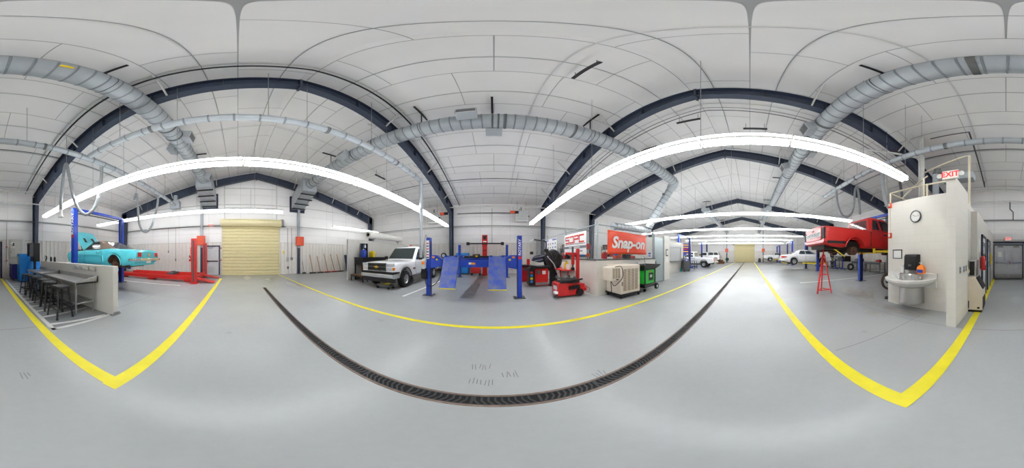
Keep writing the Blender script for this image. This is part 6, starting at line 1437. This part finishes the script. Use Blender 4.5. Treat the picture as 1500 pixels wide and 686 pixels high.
for x, y, c, h, q in ((9.5,-9.6,'red',.18,'red tool box on the nearest grey workbench'),(11.9,-9.7,'dark',.26,'black engine part on the second grey workbench'),(12.6,-9.7,'grey',.22,'grey gearbox part on the second grey workbench'),(16.5,-9.45,'lime',.2,'yellow box on the workbench behind the tripod stand'),(17.2,-9.45,'dark',.3,'dark engine block on the workbench behind the tripod stand')):
    t = thing('bench_item', q, 'bench item', (x,y,.9)); M().box((-.2,-.15,0),(.2,.15,h)).build('casing', MAT[c], t, .02, 2); M().cyl((-.1,0,h),(-.1,0,h+.07),.06).build('fitting', MAT['grey'], t); M().cyl((.1,0,h),(.1,0,h+.04),.05).build('fitting', MAT['grey'], t)
def engine_stand(loc, label, c='grey'):
    t = thing('engine_stand', label, 'engine stand', loc)
    m = M(); m.box((-.3,-.4,.84),(.3,.35,1.2)); m.prism([(-.32,1.2),(-.1,1.2),(-.14,1.42),(-.34,1.38)], 'xz', -.38, .33); m.prism([(.32,1.2),(.1,1.2),(.14,1.42),(.34,1.38)], 'xz', -.38, .33); m.build('engine_block', MAT[c], t, .02); m = M(); m.cyl((0,-.45,.95),(0,-.4,.95),.16); m.cyl((.15,-.45,1.15),(.15,-.4,1.15),.09); m.build('pulleys', MAT['dgrey'], t)
    m = M(); m.bar((0,.42,0.08),(0,.42,1.1),.08,.08); m.bar((-.4,.4,.1),(.4,.4,.1),.08,.06); m.bar((0,.4,.1),(0,-.5,.1),.08,.06); m.build('stand_frame', MAT['blue'], t)
    for x, y in ((-.38,.4),(.38,.4),(-.12,-.5),(.12,-.5)): M().cyl((x-.02,y,.05),(x+.02,y,.05),.05).build('caster', MAT['black'], t)
engine_stand((15.0,-9.1,0), 'grey engine on a blue stand, seen beneath the red pickup'); engine_stand((13.9,-9.3,0), 'dark engine on a blue stand, beside the leaning wheel', 'dark'); engine_stand((18.6,-9.0,0), 'grey engine on a blue stand, behind the white sedan', 'galv')
def loose_wheel(loc, rz, label, tilt=.12):
    t = thing('car_wheel', label, 'wheel', loc, rz); wheel(t, 0, 0, .33, .2, -1, .2, 1); t.rotation_euler = (tilt,0,rz)
    for c in kids(t): c.name = 'tyre'
loose_wheel((12.9,-9.15,.02), R(35), 'loose wheel standing upright between the workbenches')
loose_wheel((18.0,-8.0,.02), R(60), 'loose wheel standing beside the nose of the white sedan')
t = thing('floor_fan', 'black shop fan on a stand beneath the red pickup', 'fan', (15.8,-8.8,0)); m = M(); m.box((-.25,-.25,0),(.25,.25,.04)); m.cyl((0,0,.04),(0,0,1.0),.03); m.build('stand', MAT['dgrey'], t); m = M(); m.tube([(.33*math.cos(a),0,1.3+.33*math.sin(a)) for a in np.linspace(0,2*PI,24,endpoint=False)], .02, 6, closed=True); m.tube([(.2*math.cos(a),0,1.3+.2*math.sin(a)) for a in np.linspace(0,2*PI,20,endpoint=False)], .008, 5, closed=True); m.cyl((0,-.08,1.3),(0,.1,1.3),.09); m.build('cage', MAT['black'], t)
for k in range(4): a = k*PI/2+.3; M().quad([(.05*math.cos(a),-.02,1.3+.05*math.sin(a)),(.28*math.cos(a),-.03,1.3+.28*math.sin(a)),(.28*math.cos(a+.6),.03,1.3+.28*math.sin(a+.6)),(.05*math.cos(a+.6),.02,1.3+.05*math.sin(a+.6))], .008).build('blade', MAT['grey'], t)

# ================================================================ SINK WALL
SY = -3.74
t = thing('wash_basin', 'half round white wash basin on a stainless drum against the block wall', 'wash basin', (2.40,SY+.004,0))
prof = [(.02,.62),(.30,.62),(.55,.68),(.70,.80),(.72,.86),(.69,.875),(.64,.84),(.5,.76),(.3,.72),(.02,.71)]
m = M(); m.lathe(prof, 30, (0,.06,0), 'z', a0=0, a1=PI); m.box((-.72,.0,.62),(.72,.06,.87)); m.build('bowl', mat('white_terrazzo', (226,226,222), .3), t, flip=True)
m = M(); m.box((-.74,0,.86),(.74,.05,1.0)); m.build('backsplash', mat('white_terrazzo_back', (226,226,222), .35), t, .01)
m = M(); m.lathe([(.02,.16),(.33,.16),(.35,.18),(.35,.62),(.02,.63)], 26, (0,.04,0), 'z', a0=0, a1=PI); m.box((-.35,0,.17),(.35,.05,.63)); m.build('pedestal_drum', MAT['inox'], t)
m = M(); m.lathe([(.02,.80),(.33,.80),(.34,.82),(.34,.96),(.32,.985),(.02,.99)], 22, (0,.04,0), 'z', a0=0, a1=PI); m.box((-.34,0,.8),(.34,.06,.98)); m.build('spray_head', MAT['inox'], t)
for a in (25,55,90,125,155): m = M(); m.cyl((.34*math.cos(R(a)),.04+.34*math.sin(R(a)),.89),(.38*math.cos(R(a)),.04+.38*math.sin(R(a)),.89),.032); m.build('push_button', MAT['chrome'], t)
t = thing('soap_jug', 'orange soap jug with a blue label standing on the wash basin', 'soap bottle', (2.03,SY+.19,.99)); m = M(); m.loft([[Vector(p) for p in ((-.1*k,-.065*k,z),(.1*k,-.065*k,z),(.1*k,.065*k,z),(-.1*k,.065*k,z))] for z,k in ((0,.95),(.02,1),(.15,1),(.2,.7),(.22,.3),(.24,.28))]); m.build('jug_body', MAT['oranp'], t, .015, 2); M().box((-.08,.064,.03),(.08,.07,.11)).build('label', MAT['blue'], t); m = M(); m.cyl((0,0,.24),(0,0,.28),.02); m.bar((0,0,.28),(.06,0,.27),.02,.015); m.build('pump', MAT['paper'], t)
jug('soap_bottle', (2.62,SY+.16,.985), 'paper', 'small pale bottle on the wash basin left of the towel dispenser', .09, .07, .2)
t = thing('towel_dispenser', 'black paper towel dispenser on the block wall above the wash basin', 'towel dispenser', (2.35,SY,1.07)); m = M(); m.prism([(0,.0),(.2,.0),(.23,.1),(.22,.36),(.17,.41),(0,.41)], 'yz', -.19, .19); m.build('casing', MAT['black'], t, .015, 2); M().box((-.12,.05,-.06),(.12,.06,.01)).build('towel', MAT['paper'], t); m = M(); m.box((-.05,.225,.1),(.05,.24,.15)); m.build('lever', MAT['dgrey'], t)
t = thing('wall_clock', 'round white wall clock with a dark rim on the block wall', 'clock', (2.30,SY,2.52)); m = M(); m.lathe([(.001,0),(.17,0),(.17,.04),(.15,.05),(.145,.03),(.001,.03)],32,(0,0,0),'y'); m.build('rim', MAT['dgrey'], t); m = M(); m.cyl((0,.031,0),(0,.034,0),.145,n=32)
for k in range(12): m.bar((.12*math.cos(k*PI/6),.0345,.12*math.sin(k*PI/6)),(.135*math.cos(k*PI/6),.0345,.135*math.sin(k*PI/6)),.002,.006,1)
m.build('clock_face', [MAT['paper'],MAT['black']], t)
M().bar((0,.037,0),(.075,.037,.04),.004,.009).build('hour_hand', MAT['black'], t); M().bar((0,.04,0),(-.115,.04,.0),.004,.006).build('minute_hand', MAT['redtxt'], t)
t = thing('framed_notice', 'black framed white notice on the block wall left of the towel dispenser', 'framed notice', (2.93,SY,1.36)); m = M()
for a,b in (((-.165,0,0),(.165,.02,.02)),((-.165,0,.24),(.165,.02,.26)),((-.165,0,0),(-.145,.02,.26)),((.145,0,0),(.165,.02,.26))): m.box(a,b)
m.build('frame', MAT['black'], t); M().box((-.145,0,.02),(.145,.01,.24)).build('sheet', MAT['paper'], t)
for z, q in ((2.05,'lower'),(3.0,'upper')):
    t = thing('alarm_strobe', q+' orange red alarm box at the left edge of the sink wall', 'alarm', (3.2,SY,z)); M().box((-.06,0,-.08),(.06,.06,.08)).build('alarm_box', MAT['orange'], t, .01); M().box((-.03,.06,-.03),(.03,.075,.05)).build('strobe_lens', MAT['lens'], t)
    pipe('conduit', [(3.2,SY+.015,z-.9 if z>2.5 else z-.0),(3.2,SY+.015,z-.08 if z>2.5 else z-.09)], .01, MAT['cream'], 'thin cream conduit on the sink wall under the '+q+' alarm box') if z>2.5 else None
for i,(y,q) in enumerate(((-3.2,'nearest the wall end'),(-3.5,'middle of three'),(-3.7,'farthest back'))):
    t = thing('wall_outlet', 'outlet plate on the corridor side of the block pier, '+q, 'outlet', (BX0-.004,y,1.15), 0, 'outlets on the block pier'); M().box((-.008,-.045,-.07),(0,.045,.07)).build('cover_plate', MAT['galv'], t); 
    for z in (-.03,.03): M().box((-.012,-.03,z-.02),(-.008,.03,z+.02)).build('socket', MAT['dgrey'], t)
t = thing('door_holder', 'round beige wall plate behind the ice machine', 'wall plate', (1.02,-3.94,1.06)); m = M(); m.cyl((-.05,.05,0),(-.05,-.02,0),.08,n=20); m.build('plate', MAT['cream'], t); M().cyl((-.05,.05,0),(-.05,.07,0),.03).build('knob', MAT['cooler'], t)
# ice machine
t = thing('ice_machine', 'beige ice machine with a sloping black lid at the corridor entrance', 'ice machine', (.77,-4.18,0))
m = M(); m.prism([(-.2,.06),(.18,.06),(.18,.92),(-.02,.92),(-.2,.62)], 'xz', -.24, .26); m.build('cabinet', MAT['cooler'], t, .01)
m = M(); m.quad([(-.21,-.22,.62),(-.21,.24,.62),(-.04,.24,.91),(-.04,-.22,.91)], .03); m.build('bin_lid', MAT['black'], t)
m = M(); m.box((-.215,-.2,.1),(-.2,.22,.4)); m.build('grille', MAT['black'], t); M().box((-.18,-.22,0),(.16,.24,.06)).build('base', MAT['black'], t)
M().box((-.13,.258,.1),(-.07,.264,.15)).build('black_tab', MAT['black'], t); M().box((.13,.258,.1),(.17,.264,.3)).build('side_vent', MAT['dgrey'], t)
t = thing('water_dispenser', 'steel and black box unit standing on the ice machine', 'dispenser', (.84,-4.2,.92)); M().box((-.1,-.18,0),(.11,.2,.42)).build('casing', MAT['inox'], t, .01); M().box((-.06,.2,.03),(.07,.206,.38)).build('dark_front', MAT['dark'], t)
m = M(); m.box((-.06,-.12,-.26),(0,.12,.26)); m.box((-.066,-.08,-.1),(-.06,.08,.16),1); solo(m, 'yellow_box', [MAT['lime'],MAT['dgrey']], 'yellow box mounted on the corridor wall near the double doors', 'wall box', loc=(.8,-8.6,1.28), bev=.004)
m = M(); m.box((-.012,-.06,-.2),(0,.06,.2)); m.box((-.02,-.02,-.1),(-.012,.02,-.02)); m.box((-.02,-.02,.04),(-.012,.02,.12)); solo(m, 'light_switch', MAT['paper'], 'white switch plate on the corridor wall above the extinguisher', 'switch', loc=(.8,-4.85,1.75))

# ---- on top of the block building
t = thing('pipe_railing', 'cream pipe railing along the top of the sink wall', 'railing', (0,-3.85,3.07))
for x in (3.3,2.12,2.02,1.3): M().cyl((x,0,0),(x,0,.42 if x!=2.12 else .62),.028).build('rail_post', MAT['cream'], t)
M().cyl((3.3,0,.40),(1.2,0,.40),.026).build('top_rail', MAT['cream'], t); m = M(); m.cyl((3.3,0,.4),(3.3,-1.2,.4),.026); m.build('return_rail', MAT['cream'], t); M().tube([(3.3,-.6,.40),(2.9,-.7,.78),(2.12,-.2,.80)],.024,8).build('upper_rail', MAT['cream'], t)
pipe('vent_pipe', [(2.75,-4.9,2.9),(2.75,-4.9,5.3),(2.9,-5.1,5.6),(2.9,-5.1,6.6)], .07, MAT['pipe'], 'fat white vent pipe rising through the roof above the sink wall', n=12)
pipe('vent_pipe', [(3.1,-5.3,2.9),(3.1,-5.3,5.6),(3.5,-5.0,5.75),(5.2,-3.4,6.2)], .045, MAT['pipe'], 'slim white pipe rising and bending above the sink wall', n=10)
pipe('vent_pipe', [(1.05,-4.6,2.9),(1.05,-4.6,4.75),(1.25,-4.75,4.85),(3.0,-5.4,4.85)], .035, MAT['cream'], 'cream pipe rising behind the exit sign and bending left', n=10)
t = thing('flue', 'grey flue with a capped elbow standing behind the railing', 'flue', (2.25,-4.9,2.91)); M().cyl((0,0,0),(0,0,1.45),.11,n=16).build('flue_pipe', MAT['galv'], t); m = M(); m.tube([(0,0,1.45),(-.03,-.03,1.58),(-.15,-.1,1.62)], .12, 14); m.build('elbow', MAT['gdark'], t)
M().box((-1.25,-.4,1.15),(-.2,.0,1.4)).build('branch_duct', MAT['galv'], t, .01)
t = thing('exhaust_fan', 'black exhaust hose end hanging beside the top of the sink wall', 'hose', (3.75,-5.2,2.9)); m = M(); m.tube(catm([(0,0,-.2),(.02,.02,.5),(.1,.05,1.2),(.2,.1,2.1)],6), .06, 9); m.build('hose', MAT['dgrey'], t)
t = thing('red_light', 'small red lamp on the end of the long hall far wall', 'lamp', (34.9,-1.9,1.3)); M().box((0,-.05,0),(.2,.05,.12)).build('box', MAT['red'], t, .006); M().cyl((-.02,0,.06),(0,0,.06),.04).build('lens', MAT['rlens'], t)
t = thing('hose_reel', 'dark green hose reel low on the far wall column', 'hose reel', (34.55,4.85,.0)); m = M(); m.cyl((-.1,0,.62),(.1,0,.62),.36,n=24); m.build('reel_drum', MAT['ygreen'], t); m = M(); m.box((-.08,-.2,0),(.08,.2,.06)); m.bar((0,-.0,.05),(0,.0,.6),.1,.1); m.build('stand', MAT['dgrey'], t)
t = thing('shop_vacuum', 'dark shop vacuum against the far wall right of the shutter', 'vacuum', (33.8,-2.0,0)); m = M(); m.lathe([(.001,.08),(.28,.08),(.3,.4),(.26,.62),(.12,.7),(.001,.7)],18); m.build('drum', MAT['dgrey'], t); m = M(); m.lathe([(.001,.7),(.25,.7),(.22,.86),(.001,.9)],18); m.build('motor_head', MAT['black'], t)
for a in range(4): M().cyl((.24*math.cos(a*PI/2)-.02,.24*math.sin(a*PI/2),.05),(.24*math.cos(a*PI/2)+.02,.24*math.sin(a*PI/2),.05),.05).build('caster', MAT['black'], t)
t = thing('rubbish_heap', 'small brown tarpaulin bundle behind the white topper pickup', 'bundle', (28.4,5.2,0)); m = M(); rr_ = random.Random(5); rings = [[Vector((r*(1+.2*math.sin(3*a+k))*math.cos(a),r*(1+.18*math.sin(4*a+2*k))*math.sin(a),z)) for a in np.linspace(0,2*PI,16,endpoint=False)] for k,(z,r) in enumerate(((0,.7),(.3,.65),(.6,.5),(.85,.3),(.95,.08)))]; m.loft(rings); m.build('tarpaulin', MAT['brown'], t); M().tube([(-.6,-.5,.3),(0,-.6,.55),(.6,-.45,.3)], .02, 6).build('rope', MAT['lime'], t)
